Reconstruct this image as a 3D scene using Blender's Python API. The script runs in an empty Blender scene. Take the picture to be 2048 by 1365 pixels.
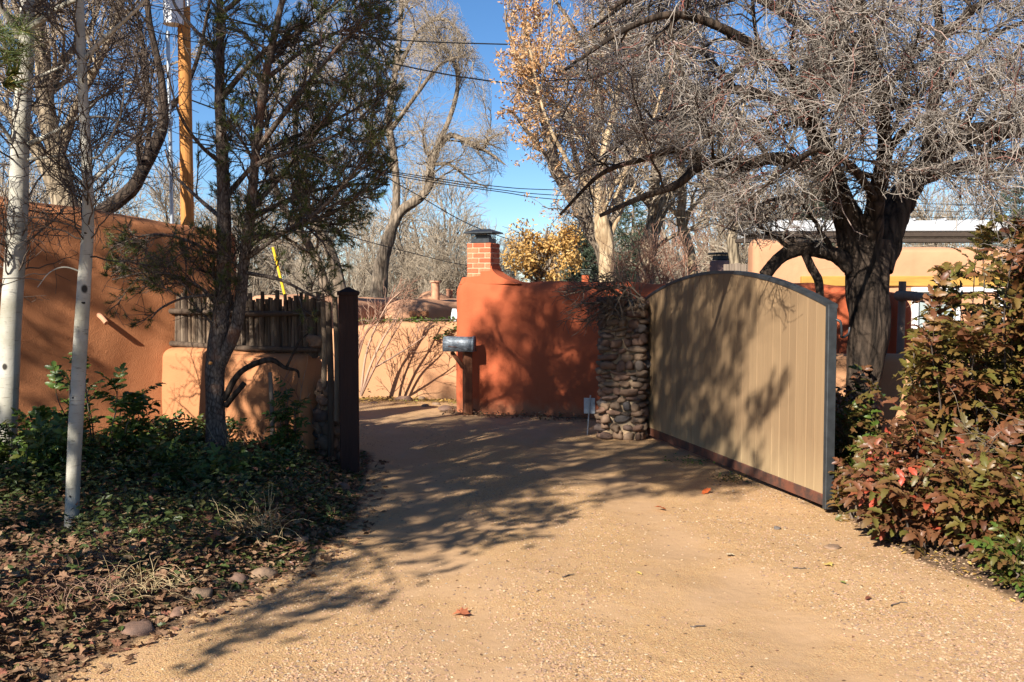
import bpy, math
import numpy as np
from mathutils import Vector, Matrix, Quaternion

SC = bpy.context.scene
COL = SC.collection
rng = np.random.default_rng(7)

# ------------------------------------------------------------------ camera, sky, sun, exposure
FPX, CX, CY, EYE = 1990.0, 1024.0, 682.5, 1.65
TILT = math.atan(106.5 / FPX)
cd = bpy.data.cameras.new('camera')
cam = bpy.data.objects.new('camera', cd); COL.objects.link(cam)
cd.sensor_width = 36.0; cd.lens = FPX / 2048 * 36; cd.clip_start = 0.05; cd.clip_end = 3000
cam.location = (0, 0, EYE); cam.rotation_euler = (math.pi / 2 - TILT, 0, 0)
SC.camera = cam

SUN_EL = math.radians(32.0)
SH = np.array([0.555, 0.832]); SH = SH / np.linalg.norm(SH)          # horizontal way the light travels
SUN_DIR = Vector((SH[0] * math.cos(SUN_EL), SH[1] * math.cos(SUN_EL), -math.sin(SUN_EL)))
w = bpy.data.worlds.new('World'); SC.world = w; w.use_nodes = True
nt = w.node_tree; nt.nodes.clear()
sky = nt.nodes.new('ShaderNodeTexSky'); sky.sky_type = 'NISHITA'; sky.sun_disc = False
sky.sun_elevation = SUN_EL; sky.sun_rotation = math.atan2(-SH[0], -SH[1])
sky.altitude = 2100; sky.air_density = 1.0; sky.dust_density = 0.1; sky.ozone_density = 4.0
bg = nt.nodes.new('ShaderNodeBackground'); bg.inputs[1].default_value = 0.066
wo = nt.nodes.new('ShaderNodeOutputWorld')
hs = nt.nodes.new('ShaderNodeHueSaturation'); hs.inputs['Saturation'].default_value = 1.14
nt.links.new(sky.outputs[0], hs.inputs['Color']); nt.links.new(hs.outputs[0], bg.inputs[0]); nt.links.new(bg.outputs[0], wo.inputs[0])
ld = bpy.data.lights.new('sun', 'SUN'); ld.energy = 5.0; ld.angle = math.radians(0.53); ld.color = (1.0, 0.93, 0.82)
sun = bpy.data.objects.new('sun', ld); COL.objects.link(sun)
sun.rotation_euler = SUN_DIR.to_track_quat('-Z', 'Y').to_euler(); sun.location = (-20, -30, 30)
vs = SC.view_settings
vs.view_transform = 'Standard'; vs.look = 'None'; vs.exposure = 1.16; vs.gamma = 1.0; vs.use_curve_mapping = False
SC.cycles.max_bounces = 6; SC.cycles.transparent_max_bounces = 8

# ------------------------------------------------------------------ helpers
def PX(px, py, d):
    """a point seen at photograph pixel (px, py), d metres in front of the camera position"""
    r = (px - CX) / FPX; u = -(py - CY) / FPX
    dy = math.cos(TILT) + u * math.sin(TILT); dz = -math.sin(TILT) + u * math.cos(TILT)
    k = d / dy
    return np.array([r * k, d, EYE + dz * k])
def GP(px, py, z=0.0):
    r = (px - CX) / FPX; u = -(py - CY) / FPX
    dy = math.cos(TILT) + u * math.sin(TILT); dz = -math.sin(TILT) + u * math.cos(TILT)
    k = (z - EYE) / dz
    return np.array([r * k, dy * k, z])

def nrm(v):
    return v / np.maximum(np.linalg.norm(v, axis=-1, keepdims=True), 1e-9)

def _h(i, j, k):
    n = (i * 374761393 + j * 668265263 + k * 2147483647 % 1013904223) & 0x7fffffff
    n = (n ^ (n >> 13)) * 1274126177 & 0x7fffffff
    return ((n ^ (n >> 16)) & 0xffff) / 65535.0
def vnoise(p):
    p = np.asarray(p, float); f = np.floor(p).astype(np.int64); w_ = p - f; w_ = w_ * w_ * (3 - 2 * w_)
    i, j, k = f[..., 0], f[..., 1], f[..., 2]; a, b, c = w_[..., 0], w_[..., 1], w_[..., 2]
    def l(t, x, y): return x + t * (y - x)
    return l(c, l(b, l(a, _h(i, j, k), _h(i + 1, j, k)), l(a, _h(i, j + 1, k), _h(i + 1, j + 1, k))),
             l(b, l(a, _h(i, j, k + 1), _h(i + 1, j, k + 1)), l(a, _h(i, j + 1, k + 1), _h(i + 1, j + 1, k + 1)))) - 0.5
def fbm(p, o=3):
    p = np.asarray(p, float); s = 0; a = 1.0
    for q in range(o):
        s = s + a * vnoise(p * 2 ** q + 17.3 * q); a *= 0.5
    return s

def mesh_np(name, parts, mats, smooth=True):
    """parts: list of (V, F, material index); F is (n,3) or (n,4)"""
    me = bpy.data.meshes.new(name)
    off = 0; VV = []; loops = []; tot = []; mi = []
    for V, F, m in parts:
        V = np.asarray(V, np.float32).reshape(-1, 3); F = np.asarray(F, np.int64)
        VV.append(V); loops.append((F + off).ravel()); tot.append(np.full(len(F), F.shape[1])); mi.append(np.full(len(F), m))
        off += len(V)
    V = np.concatenate(VV); L = np.concatenate(loops); T = np.concatenate(tot); M = np.concatenate(mi)
    me.vertices.add(len(V)); me.vertices.foreach_set('co', V.ravel())
    me.loops.add(len(L)); me.loops.foreach_set('vertex_index', L.astype(np.int32))
    me.polygons.add(len(T))
    st = np.concatenate([[0], np.cumsum(T)[:-1]])
    me.polygons.foreach_set('loop_start', st.astype(np.int32))
    me.polygons.foreach_set('material_index', M.astype(np.int32))
    me.polygons.foreach_set('use_smooth', np.full(len(T), bool(smooth)))
    for m in (mats if isinstance(mats, (list, tuple)) else [mats]): me.materials.append(m)
    me.update(calc_edges=True)
    return me

ORG = {}
def thing(name, label, cat, loc, group=None):
    o = bpy.data.objects.new(name, None); COL.objects.link(o); o.empty_display_size = 0.1
    o.location = [float(v) for v in loc]; ORG[o.name] = np.array(loc, float)
    o['label'] = label; o['category'] = cat
    if group: o['group'] = group
    return o
def part(root, name, VF, mats, smooth=True, kind=None, label=None):
    """a mesh child of root, given in world coordinates"""
    if isinstance(VF, tuple): VF = [VF]
    P = [(np.asarray(a[0], float).reshape(-1, 3) - ORG[root.name], a[1], a[2] if len(a) > 2 else 0) for a in VF]
    o = bpy.data.objects.new(name, mesh_np(name, P, mats, smooth)); COL.objects.link(o); o.parent = root
    ORG[o.name] = ORG[root.name]
    if kind: o['kind'] = kind
    if label: o['label'] = label
    return o
def single(name, VF, mats, label=None, cat=None, kind=None, group=None, smooth=True, loc=None):
    if isinstance(VF, tuple): VF = [VF]
    lo = np.zeros(3) if loc is None else np.array(loc, float)
    P = [(np.asarray(a[0], float).reshape(-1, 3) - lo, a[1], a[2] if len(a) > 2 else 0) for a in VF]
    o = bpy.data.objects.new(name, mesh_np(name, P, mats, smooth)); COL.objects.link(o)
    o.location = lo; ORG[o.name] = lo
    if label: o['label'] = label
    if cat: o['category'] = cat
    if kind: o['kind'] = kind
    if group: o['group'] = group
    return o
def inst(root, name, me, loc, q=None, sc=(1, 1, 1)):
    """a child that shares mesh data, placed in world coordinates"""
    o = bpy.data.objects.new(name, me); COL.objects.link(o); o.parent = root
    o.location = [float(v) for v in (np.asarray(loc) - ORG[root.name])]
    if q is not None:
        o.rotation_mode = 'QUATERNION'; o.rotation_quaternion = q
    o.scale = [float(s) for s in sc]
    return o

def box(c, s, rz=0.0, bev=0.0, M=None):
    """bevelled box centred at c with sizes s, turned rz about z"""
    hx, hy, hz = s[0] / 2, s[1] / 2, s[2] / 2; b = min(bev, hx * .9, hy * .9, hz * .9)
    if b <= 0:
        V = np.array([[x, y, z] for x in (-hx, hx) for y in (-hy, hy) for z in (-hz, hz)], float)
        F = np.array([[0, 1, 3, 2], [4, 6, 7, 5], [0, 4, 5, 1], [2, 3, 7, 6], [0, 2, 6, 4], [1, 5, 7, 3]])
    else:
        rings = []
        for z, e in ((-hz, b), (-hz + b, 0), (hz - b, 0), (hz, b)):
            x, y = hx - e, hy - e; k = b if e == 0 else b * .6
            rings.append([[-x + k, -y, z], [x - k, -y, z], [x, -y + k, z], [x, y - k, z], [x - k, y, z], [-x + k, y, z], [-x, y - k, z], [-x, -y + k, z]])
        V = np.array(rings, float).reshape(-1, 3)
        F = []
        for r in range(3):
            for i in range(8):
                j = (i + 1) % 8; F.append([r * 8 + i, r * 8 + j, r * 8 + 8 + j, r * 8 + 8 + i])
        for o_, rev in ((0, 1), (24, 0)):
            q = [[0, 1, 2, 3], [0, 3, 4, 7], [7, 4, 5, 6]]
            for a in q:
                a = [o_ + i for i in a]; F.append(a[::-1] if rev else a)
        F = np.array(F)
    if M is not None: V = V @ np.array(M).T
    cz, sz = math.cos(rz), math.sin(rz)
    V = V @ np.array([[cz, sz, 0], [-sz, cz, 0], [0, 0, 1]])
    return V + np.array(c, float), F

def join(*vf):
    """join several (V,F) with the same face size"""
    off = 0; A = []; B = []
    for V, F in vf:
        A.append(V); B.append(np.asarray(F) + off); off += len(V)
    return np.concatenate(A), np.concatenate(B)

def tubes(P, R, sides=4, cap=False):
    P = np.asarray(P, float); R = np.asarray(R, float)
    if P.ndim == 2: P = P[None]; R = R[None]
    N, K, _ = P.shape
    T = nrm(np.gradient(P, axis=1))
    a = nrm(P[:, -1] - P[:, 0])
    ref = np.where((np.abs(a[:, 2:3]) > .75), np.array([[1., 0.13, 0]]), np.array([[0.1, 0, 1.]]))
    n1 = nrm(np.cross(T, ref[:, None, :])); n2 = np.cross(T, n1)
    th = np.arange(sides) / sides * 2 * math.pi
    V = P[:, :, None, :] + R[:, :, None, None] * (np.cos(th)[None, None, :, None] * n1[:, :, None, :] + np.sin(th)[None, None, :, None] * n2[:, :, None, :])
    base = (np.arange(N) * K * sides)[:, None, None]; k = (np.arange(K - 1) * sides)[None, :, None]
    i = np.arange(sides)[None, None, :]; j = (i + 1) % sides
    F = np.stack([base + k + i, base + k + j, base + k + sides + j, base + k + sides + i], -1).reshape(-1, 4)
    if cap:
        ctr = P[:, [0, -1]].reshape(-1, 3)
        V = V.reshape(-1, 3); nb = len(V); V = np.concatenate([V, ctr]); ex = []
        for n in range(N):
            for e, kk in ((0, 0), (1, K - 1)):
                for q in range(sides):
                    q2 = (q + 1) % sides; b0 = n * K * sides + kk * sides
                    c0 = nb + 2 * n + e
                    ex.append([b0 + q2, b0 + q, c0, c0] if e == 0 else [b0 + q, b0 + q2, c0, c0])
        # degenerate quads avoided: use tris through a second array
        tri = np.array(ex)[:, :3]
        return V, F, tri
    return V.reshape(-1, 3), F

def resample(P, R, K):
    """Catmull-Rom through points P with radii R to K points"""
    P = np.asarray(P, float); R = np.asarray(R, float)
    if len(R) == 2 and len(P) > 2: R = np.linspace(R[0], R[1], len(P))
    n = len(P); A = np.column_stack([P, R])
    A = np.vstack([2 * A[0] - A[1], A, 2 * A[-1] - A[-2]])
    t = np.linspace(0, n - 1 - 1e-6, K); i = np.floor(t).astype(int); u = (t - i)[:, None]
    p0, p1, p2, p3 = A[i], A[i + 1], A[i + 2], A[i + 3]
    C = .5 * ((2 * p1) + (-p0 + p2) * u + (2 * p0 - 5 * p1 + 4 * p2 - p3) * u ** 2 + (-p0 + 3 * p1 - 3 * p2 + p3) * u ** 3)
    return C[:, :3], np.maximum(C[:, 3], .0015)

def sk(pts, r, K=20):
    """limb drawn through (px, py, depth) points; r radii in photo pixels"""
    P = np.array([PX(*p) for p in pts]); r = np.asarray(r, float)
    if len(r) == 2: r = np.linspace(r[0], r[1], len(pts))
    R = r / FPX * np.array([p[2] for p in pts])
    return resample(P, R, K)

def limb_mesh(P, R, sides=12, amp=.12, freq=6.0, ridge=0.0):
    V, F = tubes(P, R, sides)
    C = np.repeat(P, sides, axis=0)
    d = V - C
    q = V * np.array([freq, freq, freq * .35])
    s = 1 + amp * 2 * fbm(q, 3)
    if ridge:
        q2 = V * np.array([freq * 4, freq * 4, freq * .5])
        s = s + ridge * (np.abs(vnoise(q2)) * 2 - .4)
    return C + d * s[:, None], F

def grow(P, R, n, L, ang, curl, trop, K, rg, tmin=.25, tmax=1., rs=.55, rtip=.0015, keep=None, r0max=1., lw=1.0, zig=0.0):
    N, Kp, _ = P.shape
    sl = np.linalg.norm(np.diff(P, axis=1), axis=2).sum(1) ** lw
    idx = rg.choice(N, n, p=sl / sl.sum()); t = rg.uniform(tmin, tmax, n)
    f = t * (Kp - 1) * .9999; i = np.floor(f).astype(int); u = (f - i)[:, None]
    pos = P[idx, i] * (1 - u) + P[idx, i + 1] * u; tan = nrm(P[idx, i + 1] - P[idx, i])
    rad = R[idx, i] * (1 - u[:, 0]) + R[idx, i + 1] * u[:, 0]
    v = rg.normal(size=(n, 3)); v -= (v * tan).sum(1, keepdims=True) * tan; v = nrm(v)
    a = rg.normal(ang, ang * .3, n)[:, None]
    d = np.cos(a) * tan + np.sin(a) * v
    ln = L * rg.uniform(.5, 1.4, n) * (1.1 - .45 * t)
    r0 = np.minimum(np.minimum(rad * rs, r0max), ln * .06); r0 = np.maximum(r0, rtip * 1.3)
    Q = [pos]; trop = np.asarray(trop, float); sg = 1
    zv = nrm(rg.normal(size=(n, 3)))
    for k in range(1, K):
        d = nrm(d + curl * rg.normal(size=(n, 3)) + trop)
        sg = -sg
        pos = pos + (d + zig * sg * zv) * (ln / (K - 1))[:, None]; Q.append(pos)
    Q = np.stack(Q, 1)
    rr = r0[:, None] + (rtip - r0)[:, None] * (np.linspace(0, 1, K)[None, :] ** .8)
    if keep is not None:
        m = keep(Q[:, -1]) & keep(Q[:, K // 2]); Q = Q[m]; rr = rr[m]
    return Q, rr

def rand_rot(n, rg, tilt=None):
    """n rotation matrices; tilt limits how far they lean from flat"""
    if tilt is None:
        q = nrm(rg.normal(size=(n, 4)))
        w_, x, y, z = q.T
        return np.stack([np.stack([1 - 2 * (y * y + z * z), 2 * (x * y - z * w_), 2 * (x * z + y * w_)], -1),
                         np.stack([2 * (x * y + z * w_), 1 - 2 * (x * x + z * z), 2 * (y * z - x * w_)], -1),
                         np.stack([2 * (x * z - y * w_), 2 * (y * z + x * w_), 1 - 2 * (x * x + y * y)], -1)], 1)
    az = rg.uniform(0, 2 * math.pi, n); ax = nrm(np.column_stack([rg.normal(size=(n, 2)), np.zeros(n)]))
    th = np.abs(rg.normal(0, tilt, n))
    Z = np.column_stack([np.sin(th) * ax[:, 0], np.sin(th) * ax[:, 1], np.cos(th)])
    X = np.column_stack([np.cos(az), np.sin(az), np.zeros(n)]); X = nrm(X - (X * Z).sum(1, keepdims=True) * Z)
    Y = np.cross(Z, X)
    return np.stack([X, Y, Z], -1)
def frames(X, up):
    X = nrm(X); Y = nrm(np.cross(up, X)); Z = np.cross(X, Y)
    return np.stack([X, Y, Z], -1)
def cloud(tpl, pos, rot, s):
    V, F = tpl; n = len(pos)
    s = np.asarray(s, float)
    if s.ndim == 1: s = s[:, None, None]
    else: s = s[:, None, :]
    W = np.einsum('nij,nvj->nvi', rot, V[None] * s) + pos[:, None, :]
    FF = (F[None] + (np.arange(n) * len(V))[:, None, None]).reshape(-1, F.shape[1])
    return W.reshape(-1, 3), FF

# leaf templates (length 1 along +x)
def leaf_simple():
    V = np.array([[0, 0, 0], [.35, .2, .06], [.7, .17, .05], [1, 0, -.06], [.7, -.17, .05], [.35, -.2, .06], [.5, 0, .0]], float)
    F = np.array([[0, 6, 1], [1, 6, 2], [2, 6, 3], [3, 6, 4], [4, 6, 5], [5, 6, 0]])
    return V, F
def leaf_holly():
    m = [[0, 0, 0], [.35, 0, .03], [.7, 0, -.01], [1, 0, -.16]]
    e = [[.08, .12, .08], [.26, .27, .17], [.38, .19, .1], [.55, .27, .13], [.68, .16, .04], [.84, .17, -.01]]
    V = np.array(m + e + [[a, -b, c] for a, b, c in e], float)
    F = []
    for o, rev in ((4, 0), (10, 1)):
        t = [[0, 1, o], [o, 1, o + 1], [o + 1, 1, o + 2], [1, 2, o + 2], [o + 2, 2, o + 3], [o + 3, 2, o + 4], [2, 3, o + 4], [o + 4, 3, o + 5]]
        F += [q[::-1] if rev else q for q in t]
    return V, np.array(F)
def leaf_maple():
    pts = [(0, 0), (.05, .25), (-.05, .5), (.2, .42), (.3, .62), (.48, .38), (.62, .36), (.7, .14), (1, 0)]
    e = pts[1:-1]
    V = np.array([[0, 0, 0], [.45, 0, .05], [1, 0, -.06]] + [[a, b, .08 + .05 * (i % 2)] for i, (a, b) in enumerate(e)] + [[a, -b, .06 + .06 * (i % 2)] for i, (a, b) in enumerate(e)], float)
    F = []
    n = len(e)
    for o, rev in ((3, 0), (3 + n, 1)):
        t = [[0, 1, o]] + [[o + i, 1, o + i + 1] for i in range(n - 1)] + [[o + n - 1, 1, 2]]
        F += [q[::-1] if rev else q for q in t]
    return V, np.array(F)
L_SIMPLE, L_HOLLY, L_MAPLE = leaf_simple(), leaf_holly(), leaf_maple()

def compound_leaf(seed, nl=4):
    """pinnate leaf of spiny leaflets, total length 1 along +x: (V, F)"""
    rg = np.random.default_rng(seed)
    pos, rot, s = [], [], []
    def arc(t): return np.array([t, 0, .12 * math.sin(t * 2.2) - .18 * t * t])
    for k in range(nl):
        t = .22 + .62 * k / (nl - 1)
        for sd in (-1, 1):
            d = np.array([math.cos(1.05), sd * math.sin(1.05), rg.uniform(-.25, .15)])
            pos.append(arc(t)); rot.append(frames(d[None], np.array([[rg.uniform(-.4, .4), sd * -.25, 1]]))[0]); s.append(rg.uniform(.3, .38) * (1 - .12 * k / nl))
    pos.append(arc(.9)); rot.append(frames(np.array([[1., rg.uniform(-.2, .2), -.35]]), np.array([[0, 0, 1.]]))[0]); s.append(.36)
    a = cloud(L_HOLLY, np.array(pos), np.array(rot), np.array(s))
    st = tubes(np.array([arc(t) for t in np.linspace(0, .92, 6)]), np.linspace(.012, .006, 6), 3)
    tri = np.concatenate([st[1][:, [0, 1, 2]], st[1][:, [0, 2, 3]]])
    return join(a, (st[0], tri))

# ------------------------------------------------------------------ materials
class NT:
    def __init__(s, name):
        s.m = bpy.data.materials.new(name); s.m.use_nodes = True; s.t = s.m.node_tree; s.t.nodes.clear()
        s.out = s.n('ShaderNodeOutputMaterial'); s.b = s.n('ShaderNodeBsdfPrincipled'); s.l(s.b.outputs[0], s.out.inputs[0])
    def n(s, ty, **k):
        x = s.t.nodes.new(ty)
        for a, v in k.items(): setattr(x, a, v)
        return x
    def l(s, a, b): s.t.links.new(a, b)
    def coord(s, scale=(1, 1, 1), kind='Object', rot=(0, 0, 0)):
        c = s.n('ShaderNodeTexCoord'); m = s.n('ShaderNodeMapping'); m.inputs['Scale'].default_value = scale; m.inputs['Rotation'].default_value = rot
        s.l(c.outputs[kind], m.inputs[0]); return m.outputs[0]
    def noise(s, vec, scale, detail=4, rough=.55, dist=0.):
        x = s.n('ShaderNodeTexNoise'); x.inputs['Scale'].default_value = scale; x.inputs['Detail'].default_value = detail
        x.inputs['Roughness'].default_value = rough; x.inputs['Distortion'].default_value = dist
        if vec is not None: s.l(vec, x.inputs['Vector'])
        return x.outputs['Fac']
    def voro(s, vec, scale, feature='F1', out='Distance', rand=1.):
        x = s.n('ShaderNodeTexVoronoi', feature=feature); x.inputs['Scale'].default_value = scale; x.inputs['Randomness'].default_value = rand
        if vec is not None: s.l(vec, x.inputs['Vector'])
        return x.outputs[out]
    def ramp(s, fac, stops, interp='LINEAR'):
        x = s.n('ShaderNodeValToRGB'); x.color_ramp.interpolation = interp; e = x.color_ramp.elements
        while len(e) < len(stops): e.new(.5)
        for q, (p, c) in zip(e, stops):
            q.position = p; q.color = (c, c, c, 1) if not hasattr(c, '__len__') else (*c, 1)
        s.l(fac, x.inputs[0]); return x.outputs[0]
    def mix(s, fac, a, b, mode='MIX'):
        x = s.n('ShaderNodeMix', data_type='RGBA', blend_type=mode)
        for k, v in ((0, fac), (6, a), (7, b)):
            if hasattr(v, 'is_linked'): s.l(v, x.inputs[k])
            elif k == 0: x.inputs[0].default_value = v
            else: x.inputs[k].default_value = (*v, 1)
        return x.outputs[2]
    def math(s, op, a, b=0.5):
        x = s.n('ShaderNodeMath', operation=op)
        for k, v in ((0, a), (1, b)):
            if hasattr(v, 'is_linked'): s.l(v, x.inputs[k])
            else: x.inputs[k].default_value = v
        return x.outputs[0]
    def bump(s, h, strength=.5, dist=.01, prev=None):
        x = s.n('ShaderNodeBump'); x.inputs['Strength'].default_value = strength; x.inputs['Distance'].default_value = dist
        s.l(h, x.inputs['Height'])
        if prev is not None: s.l(prev, x.inputs['Normal'])
        return x.outputs[0]
    def fin(s, col, rough=.8, normal=None, spec=.3, metal=0.):
        if hasattr(col, 'is_linked'): s.l(col, s.b.inputs['Base Color'])
        else: s.b.inputs['Base Color'].default_value = (*col, 1)
        if hasattr(rough, 'is_linked'): s.l(rough, s.b.inputs['Roughness'])
        else: s.b.inputs['Roughness'].default_value = rough
        s.b.inputs['Specular IOR Level'].default_value = spec; s.b.inputs['Metallic'].default_value = metal
        if normal is not None: s.l(normal, s.b.inputs['Normal'])
        return s.m
def sc3(c, k): return tuple(v * k for v in c)

def stucco(name, c, grain=.012, gs=55., strength=.6, var=.12, patch=None):
    t = NT(name); v = t.coord()
    n1 = t.noise(v, 1.3, 5, .6); n2 = t.noise(v, 9., 3)
    col = t.mix(t.ramp(n1, [(.3, 0.), (.7, 1.)]), sc3(c, 1 - var), sc3(c, 1 + var))
    col = t.mix(t.math('MULTIPLY', t.ramp(n2, [(.35, 0.), (.75, 1.)]), .35), col, patch or sc3(c, .86))
    # rain streaks and splash dirt
    st = t.noise(t.coord((7, 7, .5)), 1.0, 4, .6)
    col = t.mix(t.math('MULTIPLY', t.ramp(st, [(.52, 0.), (.75, 1.)]), .28), col, sc3(c, .72))
    cr = t.voro(t.n('ShaderNodeTexCoord').outputs['Object'] if 0 else t.mix(.12, v, t.n('ShaderNodeTexNoise').outputs['Color']), 1.7, 'DISTANCE_TO_EDGE')
    ck = t.math('MULTIPLY', t.ramp(cr, [(.002, 1.), (.006, 0.)]), t.ramp(t.noise(v, .8, 2), [(.5, 0.), (.62, .55)]))
    col = t.mix(ck, col, sc3(c, .45))
    sx = t.n('ShaderNodeSeparateXYZ'); t.l(v, sx.inputs[0])
    mud = t.ramp(t.math('ADD', sx.outputs[2], t.math('MULTIPLY', t.math('SUBTRACT', t.noise(v, 4.5, 5, .7), .5), .55)), [(.05, .32), (.2, 0.)])
    col = t.mix(mud, col, (.36, .23, .125))                      # splashed earth, the colour of the drive
    a = t.noise(v, gs, 3, .6); b = t.noise(v, 6., 3)
    nb = t.bump(b, .25, .03); nb = t.bump(a, strength, grain, nb)
    return t.fin(col, .92, nb, .15)
def bark(name, c1, c2, s=14., zs=.25, strength=.9, dist=.02, lichen=None):
    t = NT(name); v = t.coord((1, 1, zs))
    n = t.noise(v, s, 6, .65, .6); f = t.voro(v, s * .9, 'DISTANCE_TO_EDGE')
    h = t.math('ADD', n, t.math('MULTIPLY', t.ramp(f, [(0., 0.), (.3, 1.)]), .35))
    col = t.mix(t.ramp(h, [(.4, 0.), (.92, 1.)]), c1, c2)
    if lichen:
        q = t.noise(t.coord(), 5., 3); col = t.mix(t.math('MULTIPLY', t.ramp(q, [(.55, 0.), (.68, 1.)]), .5), col, lichen)
    return t.fin(col, .9, t.bump(h, strength, dist), .2)
def twigm(name, c1, c2, tip=None):
    t = NT(name); g = t.n('ShaderNodeNewGeometry')
    st = [(0., c1), (.9, c2)] + ([(.97, tip)] if tip else [])
    return t.fin(t.ramp(g.outputs['Random Per Island'], st), .8, None, .2)
def leafm(name, stops, rough=.45, spec=.5, transl=.25, obj=True, const=False):
    t = NT(name); g = t.n('ShaderNodeNewGeometry'); f = g.outputs['Random Per Island']
    if obj:
        oi = t.n('ShaderNodeObjectInfo'); f = t.math('FRACT', t.math('ADD', t.math('MULTIPLY', f, .45), oi.outputs['Random']))
    col = t.ramp(f, stops)
    q = t.noise(t.coord(), 60., 3); col = t.mix(t.math('MULTIPLY', t.ramp(q, [(.4, 0.), (.7, 1.)]), .35), col, sc3(stops[0][1], .6))
    t.fin(col, rough, None, spec)
    if transl:
        tr = t.n('ShaderNodeBsdfTranslucent'); t.l(col, tr.inputs[0]); ms = t.n('ShaderNodeMixShader'); ms.inputs[0].default_value = transl
        t.l(t.b.outputs[0], ms.inputs[1]); t.l(tr.outputs[0], ms.inputs[2]); t.l(ms.outputs[0], t.out.inputs[0])
    return t.m
def rndm(name, stops, rough=.85, scale=30., bumpd=.006, spec=.2, obj=True, stretch=(1, 1, 1), var=.5):
    """pieces that differ from one another by object"""
    t = NT(name); oi = t.n('ShaderNodeObjectInfo'); f = oi.outputs['Random']
    if not obj: f = t.n('ShaderNodeNewGeometry').outputs['Random Per Island']
    col = t.ramp(f, stops); v = t.coord(stretch); n = t.noise(v, scale, 5, .65)
    col = t.mix(t.math('MULTIPLY', t.ramp(n, [(.35, 0.), (.7, 1.)]), var), col, sc3(stops[0][1], .55))
    return t.fin(col, rough, t.bump(n, .7, bumpd), spec)
def plain(name, c, rough=.6, metal=0., spec=.4, var=.2, scale=20.):
    t = NT(name); n = t.noise(t.coord(), scale, 5)
    return t.fin(t.mix(t.ramp(n, [(.3, 0.), (.7, 1.)]), sc3(c, 1 - var), sc3(c, 1 + var)), rough, t.bump(n, .15, .004), spec, metal)

M = {}
M['brown'] = stucco('brown stucco', (.41, .165, .072), .008, 95, .8, .1)
M['low'] = stucco('peach stucco', (.45, .198, .09), .006, 70, .5)
M['red'] = stucco('red stucco', (.42, .1, .042), .005, 60, .45)
M['peach'] = stucco('light peach stucco', (.47, .245, .128), .005, 60, .4, .08)
M['adobe'] = stucco('pale brown stucco', (.47, .25, .145), .006, 60, .4)
M['housew'] = stucco('house stucco', (.49, .25, .14), .005, 60, .4, .08)
M['mortar'] = stucco('mortar', (.32, .235, .15), .012, 60, .9)
M['cottonbark'] = bark('grey ridged bark', (.06, .045, .03), (.36, .29, .2), 12, .22)
M['darkbark'] = bark('dark ridged bark', (.01, .0075, .006), (.085, .06, .043), 16, .2, 1., .03)
M['pinebark'] = bark('scaly pine bark', (.04, .027, .02), (.2, .16, .13), 42, .5, .7, .01, (.22, .09, .045))
M['elmbark'] = bark('brown elm bark', (.06, .045, .032), (.28, .22, .16), 14, .2)
M['tanbark'] = bark('tan bark', (.2, .13, .07), (.55, .42, .26), 12, .3)
M['twig_fruit'] = twigm('grey fruit twigs', (.085, .073, .062), (.37, .325, .28), (.24, .085, .065))
M['twig_dark'] = twigm('dark twigs', (.045, .035, .03), (.15, .115, .09))
M['twig_pale'] = twigm('pale twigs', (.24, .19, .14), (.46, .38, .28))
M['twig_red'] = twigm('reddish twigs', (.2, .09, .06), (.4, .26, .18))
M['needle'] = leafm('pine needles', [(0., (.04, .062, .013)), (.5, (.08, .115, .024)), (.88, (.16, .17, .035)), (1., (.28, .2, .05))], .5, .4, .15, False)
M['bronze'] = leafm('bronze shrub leaves', [(0., (.08, .03, .014)), (.25, (.17, .065, .028)), (.5, (.14, .085, .022)), (.75, (.1, .1, .018)), (1., (.2, .1, .035))], .44, .4, .15)
M['redleaf'] = leafm('red shrub leaves', [(0., (.10, .045, .02)), (.3, (.16, .07, .03)), (.49, (.17, .065, .03)), (.55, (.42, .06, .03)), (.61, (.14, .07, .025)), (.85, (.1, .1, .02)), (1., (.18, .08, .04))], .46, .4, .15)
M['greenleaf'] = leafm('green shrub leaves', [(0., (.03, .055, .012)), (.4, (.06, .1, .018)), (.75, (.09, .14, .02)), (1., (.16, .15, .03))], .42, .4, .2)
M['mixleaf'] = leafm('green and bronze shrub leaves', [(0., (.06, .1, .015)), (.35, (.09, .13, .02)), (.6, (.14, .06, .025)), (1., (.1, .1, .02))], .42, .45, .2)
M['cover'] = leafm('ground cover leaves', [(0., (.03, .045, .012)), (.4, (.06, .085, .02)), (.7, (.09, .11, .03)), (.9, (.13, .09, .04)), (1., (.18, .06, .04))], .45, .4, .2, False)
M['litter'] = leafm('dry leaf litter', [(0., (.09, .05, .028)), (.25, (.19, .1, .055)), (.5, (.3, .17, .1)), (.75, (.36, .25, .14)), (.88, (.32, .12, .08)), (1., (.16, .15, .05))], .75, .2, .2, False)
M['yellowlitter'] = leafm('yellow leaf litter', [(0., (.2, .11, .04)), (.4, (.42, .26, .07)), (.8, (.55, .38, .12)), (1., (.3, .3, .06))], .7, .2, .2, False)
M['goldleaf'] = leafm('golden leaves', [(0., (.45, .25, .07)), (.5, (.62, .38, .12)), (1., (.7, .48, .2))], .6, .3, .3, False)
M['seed'] = leafm('dry seed clusters', [(0., (.42, .22, .09)), (.5, (.58, .34, .16)), (1., (.68, .45, .24))], .7, .2, .25, False)
M['spruce'] = leafm('spruce needles', [(0., (.035, .055, .035)), (.5, (.07, .1, .06)), (1., (.12, .15, .1))], .6, .3, .1, False)
M['drygrass'] = twigm('dry grass', (.36, .26, .13), (.6, .47, .27))
M['stone'] = rndm('river stone', [(0., (.08, .075, .075)), (.12, (.17, .10, .07)), (.4, (.23, .13, .085)), (.62, (.28, .18, .11)), (.86, (.21, .14, .09)), (1., (.12, .11, .105))], .8, 22, .012, .3)
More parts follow.
